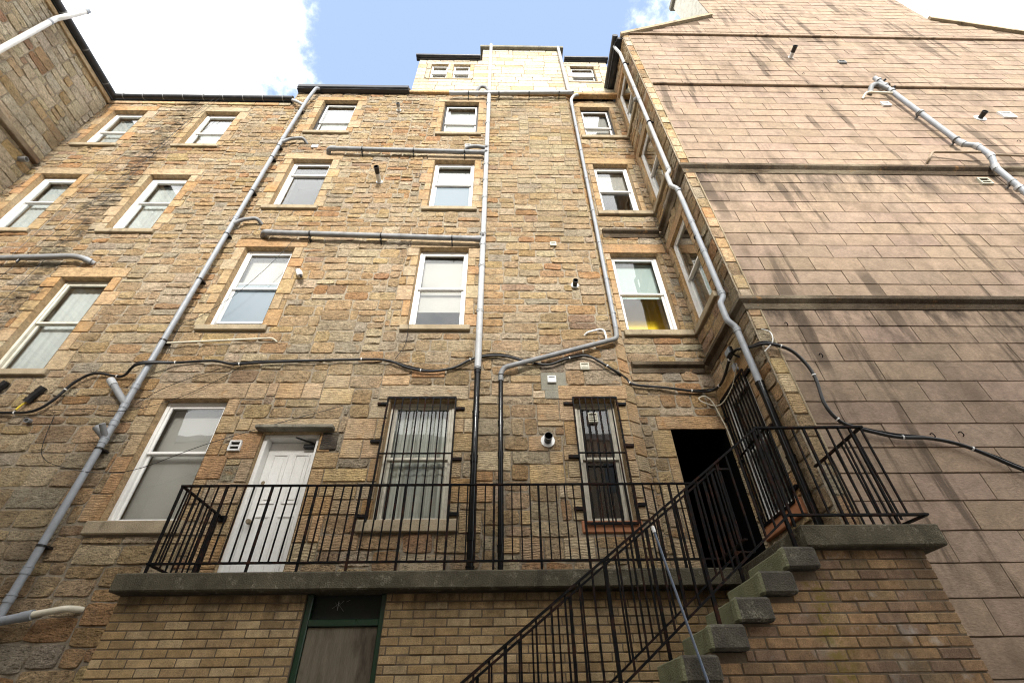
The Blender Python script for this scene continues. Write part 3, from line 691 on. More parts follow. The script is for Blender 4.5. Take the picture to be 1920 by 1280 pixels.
# ---- right wing: side wall of rubble with windows, gable clad in tiles
wing = thing('gable_wing', 'projecting wing with stone side wall and brown tile clad gable', 'building', (6, 0, 0))
ws = Wall(T_side, -.1, 1.40, 2.65, 17.0)
WW = [((.06, .80), (14.05, 16.1), dict(split=.45)), ((.06, .80), (10.56, 12.72), dict(split=.5)), ((.04, .82), (6.96, 9.15), dict(split=.5)), ((.0, .82), (3.50, 5.37), dict(split=.5, behind=None, reveal=.015, rev_col=(.42, .36, .26, 0), sill_mat='terracotta', sill_h=.2, sill_proj=.05))]
for i, ((u0, u1), (v0, v1), k) in enumerate(WW): ws.opening(u0, u1, v0, v1, lintel=.25, jamb=.12, long=.12, sill=.12 if i < 3 else .2)
ws.fill(lambda z, u: ((4, 5, 6, 6), (5, 12)))
ws.backing('wall', wing); lay(ws, wing, 120, massname='side_stones')
for i, ((u0, u1), (v0, v1), k) in enumerate(WW):
    o = window(wing, T_side, u0, u1, v0, v1, **{**dict(behind=None, room='interior_dark', reveal=.045, rev_col=(.43, .27, .125, 0), sill=(i == 3), sill_out=.1), **k})
    if i == 3:
        for j in range(30):
            z = 3.62+j*.056; m = MB(); yb = -(.41)
            m.add([T_side(.07, z, -.175), T_side(.75, z, -.175), T_side(.75, z+.035, -.14), T_side(.07, z+.035, -.14), T_side(.07, z-.003, -.176), T_side(.75, z-.003, -.176), T_side(.75, z+.032, -.141), T_side(.07, z+.032, -.141)], [(0, 1, 2, 3), (7, 6, 5, 4), (0, 4, 5, 1), (3, 2, 6, 7), (0, 3, 7, 4), (1, 5, 6, 2)])
            m.build('blind_slat', 'slat', o)
# sills that run on from the bay round the inner corner
for z in (6.95, 10.55, 14.04):
    m = MB(); m.box(2.20, XW-.07, .04, .3, z-.13, z, .012); m.build('sill', 'sill_stone', ten)
    m = MB(); m.box(XW-.07, XW+.12, -.92, .04, z-.13, z, .012); m.build('sill', 'sill_stone', wing)
fm = Wall(T_front, 3.50, 3.70, 2.65, 17.0)
v = 2.65
while v < 16.95:
    h = min(rng.choice((.25, .3, .35)), 17.0-v); fm.st.append((3.515, 3.70, v, v+h, 'stone' if rng.random() < .5 else 'droved_stone')); v += h
fm.backing('wall', wing); lay(fm, wing, 60, massname='margin_stones')
for z0, z1 in ((6.02, 6.24), (9.62, 9.86)): cornice(wing, z0, z1, [(XW, .02), (XW, YF), (17.0, YF)])
# gable outline
def gable_top(x):
    if x < 6.66: return 17.0 + (x-3.6)*.59
    if x <= 13.72: return 23.0
    return 18.85 - (x-13.72)*.52
TP = 0.3075
tiles = []; zrow = 6.02 - TP*19 - .0; row = 0
bands = [(0.15, 6.02, 19), (6.25, 9.62, 11), (9.87, 13.60, 12), (13.66, 17.06, 11), (17.10, 23.2, 20)]
for z0, z1, n in bands:
    hh = (z1-z0)/n
    for i in range(n):
        za, zb = z0+i*hh, z0+(i+1)*hh; off = (0.395 if row % 2 else 0) + rng.uniform(-.03, .03); x = 3.70; first = True; row += 1
        while x < 17.0:
            w = (0.79-off if first and off > .1 else 0.79)*rng.uniform(.985, 1.015); first = False; x1 = min(x+w, 17.0)
            if x < 17.0: tiles.append((x, x1, za, zb))
            x = x1
items = []
for x0, x1, z0, z1 in tiles:
    pieces = [(x0, x1)]
    for cx in (6.66, 13.72):
        if x0 < cx < x1 and z1 > 18.2: pieces = [(x0, cx), (cx, x1)]
    for a, b in pieces:
        e = 1e-4; ta, tb = gable_top(a+e), gable_top(b-e)
        if min(ta, tb) < z0+.03: continue
        g = .0055; d0 = rng.uniform(.012, .017); d1 = d0 + rng.uniform(-.003, .003)
        xa, xb = a+g, b-g; gz_ = .0028; zl, zr = min(z1-gz_, ta), min(z1-gz_, tb); zb_ = z0+gz_
        bl = [rng.uniform(-.004, .004) for _ in range(4)]
        V = []
        n = 4
        for k in range(n+1):                                      # slightly uneven lower and upper arris
            f = k/n; x = xa+(xb-xa)*f; zt = zl+(zr-zl)*f
            wob = .008*noise.noise(Vector((x*3.1, z0*7, 2.2)))
            V += [(x, YF, zb_+wob), (x, YF-d0-.004, zb_+.004+wob), (x, YF-d1+.002*noise.noise(Vector((x*5, z0*5, 0))), zt-.006+wob*.5), (x, YF, zt)]
        F = []
        for k in range(n):
            o = k*4
            F += [(o+1, o, o+4, o+5)] and [(o, o+4, o+5, o+1), (o+1, o+5, o+6, o+2), (o+2, o+6, o+7, o+3)]
        F += [(0, 1, 2, 3), (n*4+3, n*4+2, n*4+1, n*4)]
        f = rng.uniform(.91, 1.07); c = (0.285*f, 0.209*f*rng.uniform(.98, 1.02), 0.150*f*rng.uniform(.96, 1.04), 0)
        p = project(((a+b)/2, YF, (z0+z1)/2)); q0, q1 = project((a, YF, z0)), project((b, YF, z1)); sz = 0
        if p and q0 and q1 and -60 < p[0] < 1980 and -40 < p[1] < 1330: sz = abs(q0[0]-q1[0])*abs(q0[1]-q1[1])
        items.append((sz, V, F, c))
items.sort(key=lambda i: -i[0]); mass = MB()
for k, (sz, V, F, c) in enumerate(items):
    if k < 295 and sz > 0: MB().add(V, F, c).build('tile', 'tile', wing, 30, True)
    else: mass.add(V, F, c)
tag(mass.build('upper_tiles', 'tile', wing, 30, True), kind='stuff')
m = MB(); gx = [3.69, 6.66, 6.661, 13.719, 13.72, 17.0]; gz = [gable_top(3.69), gable_top(6.66-.01), 23.0, 23.0, gable_top(13.73), gable_top(17)]
m.add([(x, YF-.004, z) for x, z in zip(gx, gz)] + [(17.0, YF-.004, 0), (3.69, YF-.004, 0)], [(7, 6, 5, 4, 3, 2, 1, 0)]); m.build('gable_backing', 'tile_joint', wing)
m = MB(); m.box(3.685, 3.708, YF-.034, YF+.02, 2.66, 6.01, .006); m.box(3.685, 3.708, YF-.034, YF+.02, 6.27, 9.61, .006); m.box(3.685, 3.708, YF-.034, YF+.02, 9.89, 16.9, .006); m.build('edge_bead', 'sill_stone', wing)
for zz in (13.60, 17.06): MB().box(3.70, 17, YF-.075, YF, zz, zz+.055, .012, (.26, .19, .13, 0)).build('string_course', 'tile', wing, None, True)
m = MB(); m.box(6.66, 13.72, YF+.0, YF+.9, 18.3, 23.0); m.build('chimney_stack', 'cream_paint', wing); 
m = MB(); m.box(6.55, 13.83, YF-.1, YF+1.0, 23.0, 23.25, .02); m.build('chimney_cope', 'hood_stone', wing)
for x0, z0, x1, z1 in ((3.45, 16.96, 6.66, 18.86), (13.72, 18.90, 17.0, 17.19)):
    m = MB(); m.add([(x0, YF-.09, z0-.05), (x1, YF-.09, z1-.05), (x1, YF-.09, z1+.10), (x0, YF-.09, z0+.10), (x0, YF+.3, z0-.05), (x1, YF+.3, z1-.05), (x1, YF+.3, z1+.10), (x0, YF+.3, z0+.10)], [(0, 1, 2, 3), (7, 6, 5, 4), (0, 4, 5, 1), (3, 2, 6, 7), (0, 3, 7, 4), (1, 5, 6, 2)]); m.build('skew', 'sill_stone', wing)
m = MB(); m.add([(3.3, YF+.1, 16.95), (10.2, YF+.1, 21.0), (10.2, 6, 21.0), (3.3, 6, 16.95), (3.3, YF+.1, 16.85), (10.2, YF+.1, 20.9), (10.2, 6, 20.9), (3.3, 6, 16.85)], [(0, 1, 2, 3), (7, 6, 5, 4), (0, 4, 5, 1), (3, 2, 6, 7), (0, 3, 7, 4), (1, 5, 6, 2)]); m.build('roof', 'slate', wing)
m = MB(); m.tube([(3.30, YF-.02, 17.0), (3.30, .6, 17.0)], .085, 12); m.box(3.34, 3.56, YF+.02, .6, 16.86, 16.98, .01); m.build('gutter', 'black_gutter', wing, 50)
m = MB(); m.box(3.98, 17, YF+.45, 6, 0, 17); m.build('core', 'mortar', wing)

# ---- left wing, seen at the upper left corner
lw = thing('side_tenement', 'sandstone wing at upper left meeting the rear wall at right angles', 'building', (-11.6, -4, 0))
wl2 = Wall(T_left, -6.0, 0.0, 6.0, 15.4)
def hf2(z, u): return ((4, 5, 6), (8, 16)) if z < 13.2 else ((3, 4, 5, 6), (5, 13))
wl2.fill(hf2, kindf=lambda v, u: 'stone'); wl2.backing('wall', lw); lay(wl2, lw, 150, massname='side_stones', pal=[((.58, .47, .31), 5), ((.64, .55, .40), 5), ((.52, .36, .19), 2), ((.42, .25, .15), .7)])
m = MB(); m.box(-11.25, -11.07, -6, -.05, 12.06, 12.22, .015, (.14, .095, .06, 0)); m.build('string_course', 'dressed', lw, None, True)
m = MB(); m.box(-11.25, -11.12, -6, -.02, 15.38, 15.52, .012, (.42, .30, .17, 0)); m.build('eaves_course', 'dressed', lw, None, True)
gutter(lw, (-11.06, -6, 15.62), (-11.06, -.06, 15.62), .085, clips=7)
m = MB(); m.box(-16, -11.65, -9, 0, 0, 15.4); m.build('core', 'mortar', lw)
m = MB(); m.add([(-11.1, -9, 15.66), (-11.1, 0, 15.66), (-16, 0, 19), (-16, -9, 19), (-11.1, -9, 15.6), (-11.1, 0, 15.6), (-16, 0, 15.6), (-16, -9, 15.6)], [(0, 1, 2, 3), (0, 4, 5, 1), (3, 2, 6, 7), (0, 3, 7, 4), (1, 5, 6, 2), (7, 6, 5, 4)]); m.build('roof', 'slate', lw)

# ---- unseen tenement added behind the camera to shade the lower storeys; shows in the glass
op = thing('added_shade_tenement', 'unseen plain tenement added behind the viewer to shade the yard', 'building', (0, -20, 0))
m = MB(); m.box(-22, 24, -24, -17, 0, 13.9); m.build('wall', 'shade_tenement_wall', op)  # wall colour raised to bounce fill light onto the lower storeys
m = MB(); m.add([(-22.2, -16.8, 13.9), (24.2, -16.8, 13.9), (24.2, -20.5, 16.3), (-22.2, -20.5, 16.3), (24.2, -24.2, 13.9), (-22.2, -24.2, 13.9)], [(0, 1, 2, 3), (3, 2, 4, 5), (0, 5, 4, 1), (0, 3, 5), (1, 4, 2)]); m.build('roof', 'slate', op)
for i in range(12):
    for j in range(4):
        m = MB(); x = -19+i*3.5; z = 1.4+j*3.2; m.box(x, x+1.0, -17.02, -16.96, z, z+1.9, .01); m.build('window', 'frosted_glass', op)


# ================================================================== YARD BUILDINGS AND STAIR
SLT, SLB = 2.68, 2.51
walk = thing('concrete_walkway', 'weathered concrete walkway slab running below the white door', 'walkway', (0, -.5, SLB))
MB().box(-3.81, 2.455, -1.13, .02, SLB, SLT, .014).build('slab', 'concrete', walk)
def prism(mb, pts, z0, z1, b=.012):
    n = len(pts); c = Vector((sum(p[0] for p in pts)/n, sum(p[1] for p in pts)/n, 0))
    ins = [(Vector((p[0], p[1], 0))-c)*(1-b/((Vector((p[0], p[1], 0))-c).length))+c for p in pts]
    rows = [[(p.x, p.y, z0) for p in ins], [(p[0], p[1], z0+b) for p in pts], [(p[0], p[1], z1-b) for p in pts], [(p.x, p.y, z1) for p in ins]]
    vs = [v for r in rows for v in r]
    fs = [(r*n+i, r*n+(i+1) % n, (r+1)*n+(i+1) % n, (r+1)*n+i) for r in range(3) for i in range(n)]
    fs += [tuple(range(n-1, -1, -1)), tuple(range(3*n, 4*n))]
    return mb.add(vs, fs)
prism(MB(), [(2.457, -2.38), (3.60, -2.38), (3.60, -1.475), (3.515, -1.475), (3.515, .10), (2.457, .10)], SLB, SLT).build('landing', 'concrete', walk)

BRL, BRH, BJ = .215, .0655, .0095
def brick_wall(parent, X0, X1, Y, z0, z1, limit, skip, pal, off=0.0, single=290, massname='brickwork', thick=.10):
    items = []; row = 0; z = z1 - (BRH+BJ)*int((z1-z0)/(BRH+BJ))
    while z < z1-.02:
        x = X0 - (0 if row % 2 else (BRL+BJ)/2) + off
        while x < X1:
            a, b = max(x, X0), min(x+BRL, X1)
            for k0, k1, kz in skip:
                if z < kz and a < k1 and b > k0:
                    if a < k0-.03: b = k0-.004
                    elif b > k1+.03: a = k1+.004
                    else: a = b
            while b-a > .04 and limit(a) < z+BRH: a += .02
            if b-a > .04:
                f = rng.uniform(.84, 1.12); c = rng.choice(pal); c = (c[0]*f, c[1]*f, c[2]*f, 0)
                p, q = project((a, Y, z)), project((b, Y, z+BRH)); sz = 0
                if p and q and -60 < p[0] < 1980 and p[1] < 1330 and q[1] > -50: sz = (q[0]-p[0])*(p[1]-q[1])
                items.append((sz, a, b, z, c))
            x += BRL+BJ
        z += BRH+BJ; row += 1
    items.sort(key=lambda i: -i[0]); mass = MB()
    for k, (sz, a, b, z, c) in enumerate(items):
        d = rng.uniform(-.005, .005); tl = rng.uniform(-.006, .006)
        T = lambda x, y, zz: (x, y+(x-a)*tl, zz+(x-a)*tl*.6)
        one = MB() if (k < single and sz > 0) else mass
        one.box(a, b, Y+d, Y+thick, z, z+BRH, .005, c, T)
        if one is not mass: one.build('brick', 'brick', parent, None, True)
    if mass.v: tag(mass.build(massname, 'brick', parent, None, True), kind='stuff')
out = thing('brick_outhouse', 'low tan brick outhouse wall beneath the walkway slab', 'outhouse', (0, -.5, 0))
DX0, DX1 = -1.93, -1.14
TAN = [(.36, .25, .125), (.385, .27, .14), (.335, .225, .11), (.40, .295, .165), (.32, .22, .115)]
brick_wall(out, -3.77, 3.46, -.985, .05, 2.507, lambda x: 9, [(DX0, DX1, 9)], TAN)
m = MB(); m.box(-3.762, DX0, -.978, -.2, 0, 2.506); m.box(DX1, 3.455, -.978, -.2, 0, 2.506); m.box(DX0+.0, DX1, -.70, -.2, 0, 2.506); m.build('wall', 'brick_mortar', out)
m = MB(); m.box(DX0, DX0+.06, -.955, -.86, 0, 2.506, .006); m.box(DX1-.05, DX1, -.955, -.86, 0, 2.506, .006); m.box(DX0+.06, DX1-.05, -.955, -.87, 2.225, 2.285, .006); fr_ = m.build('door_frame', 'green_paint', out)
m = MB(); m.box(DX0+.06, DX1-.05, -.885, -.87, 2.286, 2.505, .002); tp = m.build('transom_panel', 'dark_board', out)
m = MB(); m.box(DX0+.062, DX1-.052, -.93, -.90, .05, 2.222, .004); m.build('door_board', 'plywood', out)['label'] = 'weathered brown plywood boarding in the green frame'
# chalk scrawl on the dark transom panel
m = MB(); cx, cz = -1.585, 2.41; yk = -.8875
for (x0, z0), (x1, z1) in (((-.10, -.02), (-.035, .03)), ((-.075, .035), (-.055, -.005)), ((-.045, .045), (-.045, -.035)), ((.005, .05), (-.045, .002)), ((-.035, .01), (.02, -.045)), ((.03, .04), (.065, .055))):
    bar(m, (cx+x0, yk, cz+z0), (cx+x1, yk, cz+z1), .005, .001)
m.build('chalk_mark', 'chalk', tp)

stair = thing('concrete_stair', 'concrete step flight with brick flank wall rising to the landing', 'stair', (1, -2, 0))
GO, RI = .2455, .178
def under(x):
    if x >= 2.47: return SLB-.003
    k = max(0, math.ceil((2.225-x)/GO - 1e-6)); return 2.35 - RI*k - .004
BRN = [(.275, .17, .09), (.30, .19, .10), (.255, .16, .09), (.31, .21, .115), (.24, .155, .10)]
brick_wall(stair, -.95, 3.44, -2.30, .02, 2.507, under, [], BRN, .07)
m = MB(); pts = []
xs = [-.93]
for k in range(13, -1, -1): xs.append(2.225-GO*k)
P = [(-.93, 0), (3.43, 0), (3.43, SLB-.004), (2.48, SLB-.004)]
for k in range(0, 13): xk = 2.225-GO*k; P += [(xk+.02 if k else 2.48, 2.345-RI*k), (xk-.005, 2.345-RI*k)] if k == 0 else [(xk+GO-.005, 2.345-RI*k), (xk-.005, 2.345-RI*k)]
Y0, Y1 = -2.293, -1.66; n = len(P)
m.add([(x, Y0, z) for x, z in P]+[(x, Y1, z) for x, z in P], [tuple(range(n)), tuple(range(2*n-1, n-1, -1))]+[(i, i+n, (i+1) % n+n, (i+1) % n) for i in range(n)]); m.build('flank_wall', 'brick_mortar', stair)
m = MB(); m.box(2.50, 3.43, -1.655, -.99, 0, SLB-.004); m.build('landing_pier', 'brick_mortar', stair)
for k in range(14):
    x0 = 2.23-GO*k; zt = 2.51-RI*k; zb = max(0.0, zt-.163)
    x1 = x0+.275
    m = MB(); jz = rng.uniform(-.004, .004)
    m.box(x0, x1, -2.38+rng.uniform(-.004, .004), -2.27, zb+jz, zt+jz, .018)
    o = m.build('step', 'step_concrete', stair)
    MB().box(x0+.022, x1, -2.268, -1.66, zb+.004, zt, .010).build('tread', 'step_concrete', o)
    MB().box(x0+.05, x0+GO+.05, -2.20, -1.70, zb-.012, zb+.003).build('riser_joint', 'brick_mortar', o)

# ================================================================== IRONWORK
def vbars(parent, pts, w=.013, name='baluster'):
    for p, q in pts: bar(MB(), p, q, w).build(name, 'iron', parent)
def jt(a=.006): return rng.uniform(-a, a)
br = thing('balcony_railing', 'long black iron railing along the front of the walkway', 'railing', (0, -1.04, SLT))
Yb, ZT, ZB = -1.04, 3.61, 2.785
def rail(parent, p, q, w=.03, d=.012): bar(MB(), p, q, d, w).build('rail', 'iron', parent)
def flat(parent, p, q, nm='rail', w=.034, h=.017):
    bar(MB(), p, q, w, h).build(nm, 'iron', parent)
flat(br, (-3.605, Yb, ZT), (2.33, Yb, ZT)); flat(br, (-3.605, Yb, ZB), (2.33, Yb, ZB))
i = 0; x = -3.59
while x < 2.31:
    post = i % 5 == 0
    p, q = (x+jt(), Yb+jt(.003), SLT-.01 if post else ZB), (x+jt(.004), Yb, ZT-.006)
    bar(MB(), p, q, .024 if post else .0145).build('post' if post else 'baluster', 'iron', br)
    x += .1005; i += 1
flat(br, (-3.59, Yb-.01, ZT-.003), (-3.59, -.03, ZT-.003)); flat(br, (-3.59, Yb-.01, ZB-.003), (-3.59, -.03, ZB-.003))
for i in range(1, 10): y = Yb+.1*i; bar(MB(), (-3.59+jt(.004), y, ZB), (-3.59+jt(.004), y, ZT-.006), .0145 if i != 5 else .018).build('baluster', 'iron', br)
MB().box(-3.64, -3.54, -.055, -.02, ZT-.05, ZT+.03, .004).build('wall_plate', 'iron', br)
flat(br, (2.32, Yb, ZT-.004), (2.32, -1.69, ZT-.004)); flat(br, (2.32, Yb, ZB-.004), (2.32, -1.69, ZB-.004))
for i in range(1, 6): y = Yb-.11*i; bar(MB(), (2.32+jt(.004), y, ZB), (2.32, y, ZT-.008), .0145).build('baluster', 'iron', br)

def stair_rail(name, label, Y, xt, zt, zb, x_end, wpost):
    r = thing(name, label, 'railing', (0, Y, 0)); sl_ = RI/GO
    Zt = lambda x: zt-(xt-x)*sl_; Zb_ = lambda x: zb-(xt-x)*sl_
    bar(MB(), (xt, Y, zt), (x_end, Y, Zt(x_end)), .036, .017).build('handrail', 'iron', r)
    bar(MB(), (xt, Y, zb), (x_end, Y, Zb_(x_end)), .030, .016).build('rail', 'iron', r)
    x = xt-.03; i = 0
    while x > x_end:
        post = i % 7 == 0; zlow = Zb_(x)
        if post: zlow = max(0, 2.51-RI*max(0, math.ceil((2.225-x)/GO)) - .02)
        bar(MB(), (x+jt(.004), Y+jt(.003), zlow), (x+jt(.004), Y, Zt(x)-.005), .026 if post else .0145).build('post' if post else 'baluster', 'iron', r)
        x -= .112; i += 1
    return r
nr = stair_rail('stair_railing', 'black iron stair railing on the near side of the steps', -2.325, 2.42, 3.60, 2.775, -1.0, 1)
flat(nr, (2.41, -2.325, ZT-.006), (3.465, -2.325, ZT+.004)); flat(nr, (2.41, -2.325, ZB-.01), (3.62, -2.325, ZB-.012))
flat(nr, (3.45, -2.34, ZT+.001), (3.45, -1.47, ZT+.001)); flat(nr, (3.60, -2.33, ZB-.016), (3.46, -1.47, ZB-.016))
for i in range(10): x = 2.44+.112*i; bar(MB(), (x+jt(), -2.325, ZB-.01 if i % 4 else SLT), (x+jt(), -2.325, ZT-.008), .020 if i % 4 == 0 else .0145).build('post' if i % 4 == 0 else 'baluster', 'iron', nr)
for i in range(1, 8): y = -2.325+.112*i; bar(MB(), (3.47+jt(.004), y, ZB-.016), (3.45, y, ZT-.004), .0145 if i != 4 else .018).build('baluster', 'iron', nr)
stair_rail('stair_railing', 'black iron stair railing on the far side of the steps', -1.70, 2.20, 3.47, 2.655, -1.0, 1)
fl_ = [o for o in bpy.data.objects if o.get('label') == 'black iron stair railing on the far side of the steps'][0]
flat(fl_, (2.19, -1.70, 3.475), (2.36, -1.70, 3.475)); flat(fl_, (2.19, -1.70, 2.66), (2.36, -1.70, 2.66))

def grille(label, T, u0, u1, v0, v1, nb, mid, lugs, group='iron window grilles'):
    c = T((u0+u1)/2, v0, .05); g = thing('window_grille', label, 'grille', tuple(c), group); d = .055
    for (a, b), (e, f) in (((u0, v0), (u0, v1)), ((u1, v0), (u1, v1)), ((u0, v0), (u1, v0)), ((u0, v1), (u1, v1))): bar(MB(), T(a, b, d), T(e, f, d), .020, .032).build('frame_bar', 'iron', g)
    bar(MB(), T(u0, mid, d+.003), T(u1, mid, d+.003), .030, .012).build('cross_bar', 'iron', g)
    for i in range(nb): u = u0+(u1-u0)*(i+1)/(nb+1); bar(MB(), T(u+jt(.003), v0, d), T(u+jt(.003), v1, d), .0185).build('bar', 'iron', g)
    for side, z in lugs:
        a, b = (u0-.15, u0+.01) if side < 0 else (u1-.01, u1+.14)
        MB().box(a, b, z-.022, z+.022, .022, .058, .003, T=T).build('lug', 'iron', g)
grille('iron window grille left of the black drainpipe beside the white door wall', T_main, -1.735, -.69, 3.53, 5.44, 8, 4.50, ((-1, 5.34), (-1, 4.70), (-1, 3.62), (1, 5.25), (1, 4.42), (1, 3.64)))
grille('narrow iron grille over the brown curtained window near the passage', T_main, 1.12, 1.80, 3.50, 5.44, 6, 4.50, ((-1, 5.34), (-1, 4.45), (-1, 3.70), (1, 5.33), (1, 4.62), (1, 3.75)))
grille('iron grille on the side wall window right of the dark passage', T_side, -.02, .84, 3.47, 5.40, 9, 4.45, ((-1, 5.1), (-1, 4.4), (-1, 3.6), (1, 5.30), (1, 4.42), (1, 3.60)))

# ================================================================== PIPES AND CABLES
def arc(pts, r=.12, n=4):                       # round the corners of a polyline
    P = [Vector(p) for p in pts]; o = [P[0]]
    for a, b, c in zip(P, P[1:], P[2:]):
        d1, d2 = (a-b), (c-b); k = min(r, d1.length*.45, d2.length*.45); s_, e_ = b+d1.normalized()*k, b+d2.normalized()*k
        for i in range(n+1): t_ = i/n; o.append(s_*(1-t_)**2 + b*2*t_*(1-t_) + e_*t_**2)
    return o+[P[-1]]
def run(parent, pts, r, mat, nm='pipe', n=12, rad=.12): return MB().tube(arc(pts, rad), r, n).build(nm, mat, parent, 40)
def collar(parent, p, q, r, mat, nm='collar'): return MB().tube([p, q], r, 12).build(nm, mat, parent, 40)
def collars(parent, x, y, zs, r, mat, l=.07):
    for z in zs: collar(parent, (x, y, z-l), (x, y, z), r*1.16, mat); collar(parent, (x, y, z+.002), (x, y, z+.018), r*1.25, mat, 'ring')
def clips(parent, x, y, zs, r, wy=-.01):
    for z in zs:
        m = MB(); m.tube([(x, y, z-.012), (x, y, z+.012)], r*1.18, 12); m.box(x-r*1.5, x+r*1.5, y+r*.6, wy, z-.012, z+.012); m.build('pipe_clip', 'black_plastic', parent, 40)

p1 = thing('drainpipe', 'long grey drainpipe with stub branches left of the white door', 'drainpipe', (-5.6, -.1, 1))
yp = -.13; r = .046
run(p1, [(-5.40, -.10, 16.32), (-5.44, yp-.08, 16.15), (-5.57, yp, 15.55), (-5.60, yp, 13.6)], r, 'grey_pipe'); run(p1, [(-5.60, yp, 13.6), (-5.60, yp, 1.0)], r, 'grey_pipe')
collars(p1, -5.60, yp, (13.28, 9.9, 5.62, 5.28, 4.98, 4.7, 3.0, 2.7), r, 'grey_pipe'); clips(p1, -5.60, yp, (14.9, 12.9, 12.35, 10.9, 9.35, 8.0, 6.52, 4.55, 3.25), r)
run(p1, [(-5.98, -.12, 15.52), (-5.85, -.14, 15.42), (-5.60, yp, 15.22)], .045, 'pale_pipe', 'swan_neck')
run(p1, [(-5.60, yp, 13.08), (-5.44, yp, 13.28), (-5.10, yp, 13.34), (-5.02, -.0, 13.26)], .040, 'dirty_pipe', 'branch')
run(p1, [(-5.60, yp, 9.68), (-5.46, yp, 9.84), (-5.16, yp, 9.90), (-5.10, 0, 9.86)], .040, 'dirty_pipe', 'branch')
run(p1, [(-5.60, yp, 5.28), (-6.02, yp-.01, 5.70)], .050, 'dirty_pipe', 'branch'); collar(p1, (-5.93, yp-.008, 5.61), (-6.035, yp-.01, 5.715), .057, 'pale_pipe', 'end_cap')
run(p1, [(-5.60, yp, 4.72), (-5.76, yp-.06, 4.86)], .050, 'dirty_pipe', 'branch'); run(p1, [(-5.60, yp, 4.72), (-5.62, yp-.16, 4.86)], .04, 'dirty_pipe', 'branch')
run(p1, [(-5.60, yp, 2.44), (-5.28, yp, 2.50)], .048, 'grey_pipe', 'branch'); collar(p1, (-5.36, yp, 2.485), (-5.24, yp, 2.508), .056, 'grey_pipe'); run(p1, [(-5.30, yp, 2.50), (-4.90, yp, 2.57), (-4.82, yp+.13, 2.575)], .036, 'cream_pipe', 'branch')

p2 = thing('drainpipe', 'central pale grey drainpipe turning black beside the barred window', 'drainpipe', (-.37, -.1, 2.7))
yp = -.14
run(p2, [(-.355, yp, 20.02), (-.36, yp, 16.2)], .052, 'pale_pipe'); run(p2, [(-.36, yp, 16.3), (-.37, yp, 5.92)], .056, 'pale_pipe')
run(p2, [(-.37, yp, 5.93), (-.37, yp, 2.66)], .047, 'black_pipe')
collars(p2, -.37, yp, (15.4, 14.2, 12.95, 12.1, 11.4, 10.7, 9.4, 9.05, 8.4, 7.2), .056, 'pale_pipe', .03); collars(p2, -.37, yp, (5.93, 5.12, 4.40, 3.35, 2.95), .047, 'black_pipe', .09)
def hpipe(parent, x0, z0, x1, z1, r, mat, y=-.14, clipx=3):
    run(parent, [(x0, y, z0), (x1, y, z1)], r, mat, 'branch')
    for i in range(clipx):
        f = (i+.6)/clipx; x = x0+(x1-x0)*f; z = z0+(z1-z0)*f; m = MB(); m.tube([(x-.012, y, z), (x+.012, y, z)], r*1.18, 12); m.box(x-.01, x+.01, y, -.01, z-r*2.2, z-r*.9); m.build('pipe_clip', 'black_plastic', parent, 40)
    MB().tube([(x0-.03, y, z0), (x0+.11, y, z0)], r*1.17, 12).build('collar', mat, parent, 40); MB().tube([(x1-.10, y, z1), (x1+.02, y, z1)], r*1.17, 12).build('collar', mat, parent, 40)
hpipe(p2, -4.25, 12.80, -.40, 12.69, .058, 'dirty_pipe'); run(p2, [(-4.2, -.14, 12.80), (-4.33, -.14, 12.80), (-4.35, .0, 12.76)], .055, 'dirty_pipe', 'elbow', 12, .08)
hpipe(p2, -4.78, 9.40, -.42, 9.24, .058, 'dirty_pipe'); run(p2, [(-4.72, -.14, 9.395), (-4.86, -.14, 9.42), (-4.93, -.02, 9.44)], .058, 'dirty_pipe', 'elbow', 12, .08)
hpipe(p2, -1.50, 16.02, 2.08, 16.18, .055, 'pale_pipe', -.17, 4)
run(p2, [(-.40, -.14, 12.92), (-.62, -.15, 12.98), (-.86, -.13, 12.96), (-.92, .0, 12.9)], .05, 'dirty_pipe', 'branch'); run(p2, [(-.36, -.15, 16.2), (-.45, -.16, 16.5), (-.64, -.15, 16.56), (-.74, -.12, 16.3), (-.74, .02, 16.2)], .05, 'dirty_pipe', 'branch')
for z in (12.66, 12.86, 9.30): MB().tube([(-.37, -.14, z), (-.37, -.215, z)], .03, 10).build('access_cap', 'black_plastic', p2, 40)
run(p2, [(1.99, -.10, 20.0), (2.03, -.10, 17.2), (2.04, -.12, 16.4), (2.14, -.16, 16.2)], .048, 'pale_pipe', 'pipe')

p3 = thing('drainpipe', 'grey corner drainpipe slanting across to a slim black lower pipe', 'drainpipe', (2, -.1, 2.7))
run(p3, [(2.32, -.05, 16.30), (2.18, -.10, 16.15), (2.06, -.10, 15.85), (2.055, -.10, 15.4)], .046, 'pale_pipe'); run(p3, [(2.055, -.10, 15.5), (2.03, -.10, 10), (2.005, -.10, 6.78)], .040, 'grey_pipe'); 
run(p3, [(2.005, -.10, 6.85), (1.985, -.11, 6.60), (.06, -.13, 5.97), (-.0, -.13, 5.86), (-.0, -.13, 5.70)], .042, 'dirty_pipe', 'pipe', 12, .07)
run(p3, [(0, -.13, 5.78), (0, -.13, 2.66)], .036, 'black_pipe'); collars(p3, 0, -.13, (5.80, 4.96, 4.45, 3.20), .036, 'black_pipe', .07); 
for z in (14.2, 12.9, 11.6, 10.3, 9.2, 8.1, 7.2): collar(p3, (2.02+.004*(z-9), -.10, z-.02), (2.02+.004*(z-9), -.10, z+.02), .047, 'grey_pipe')

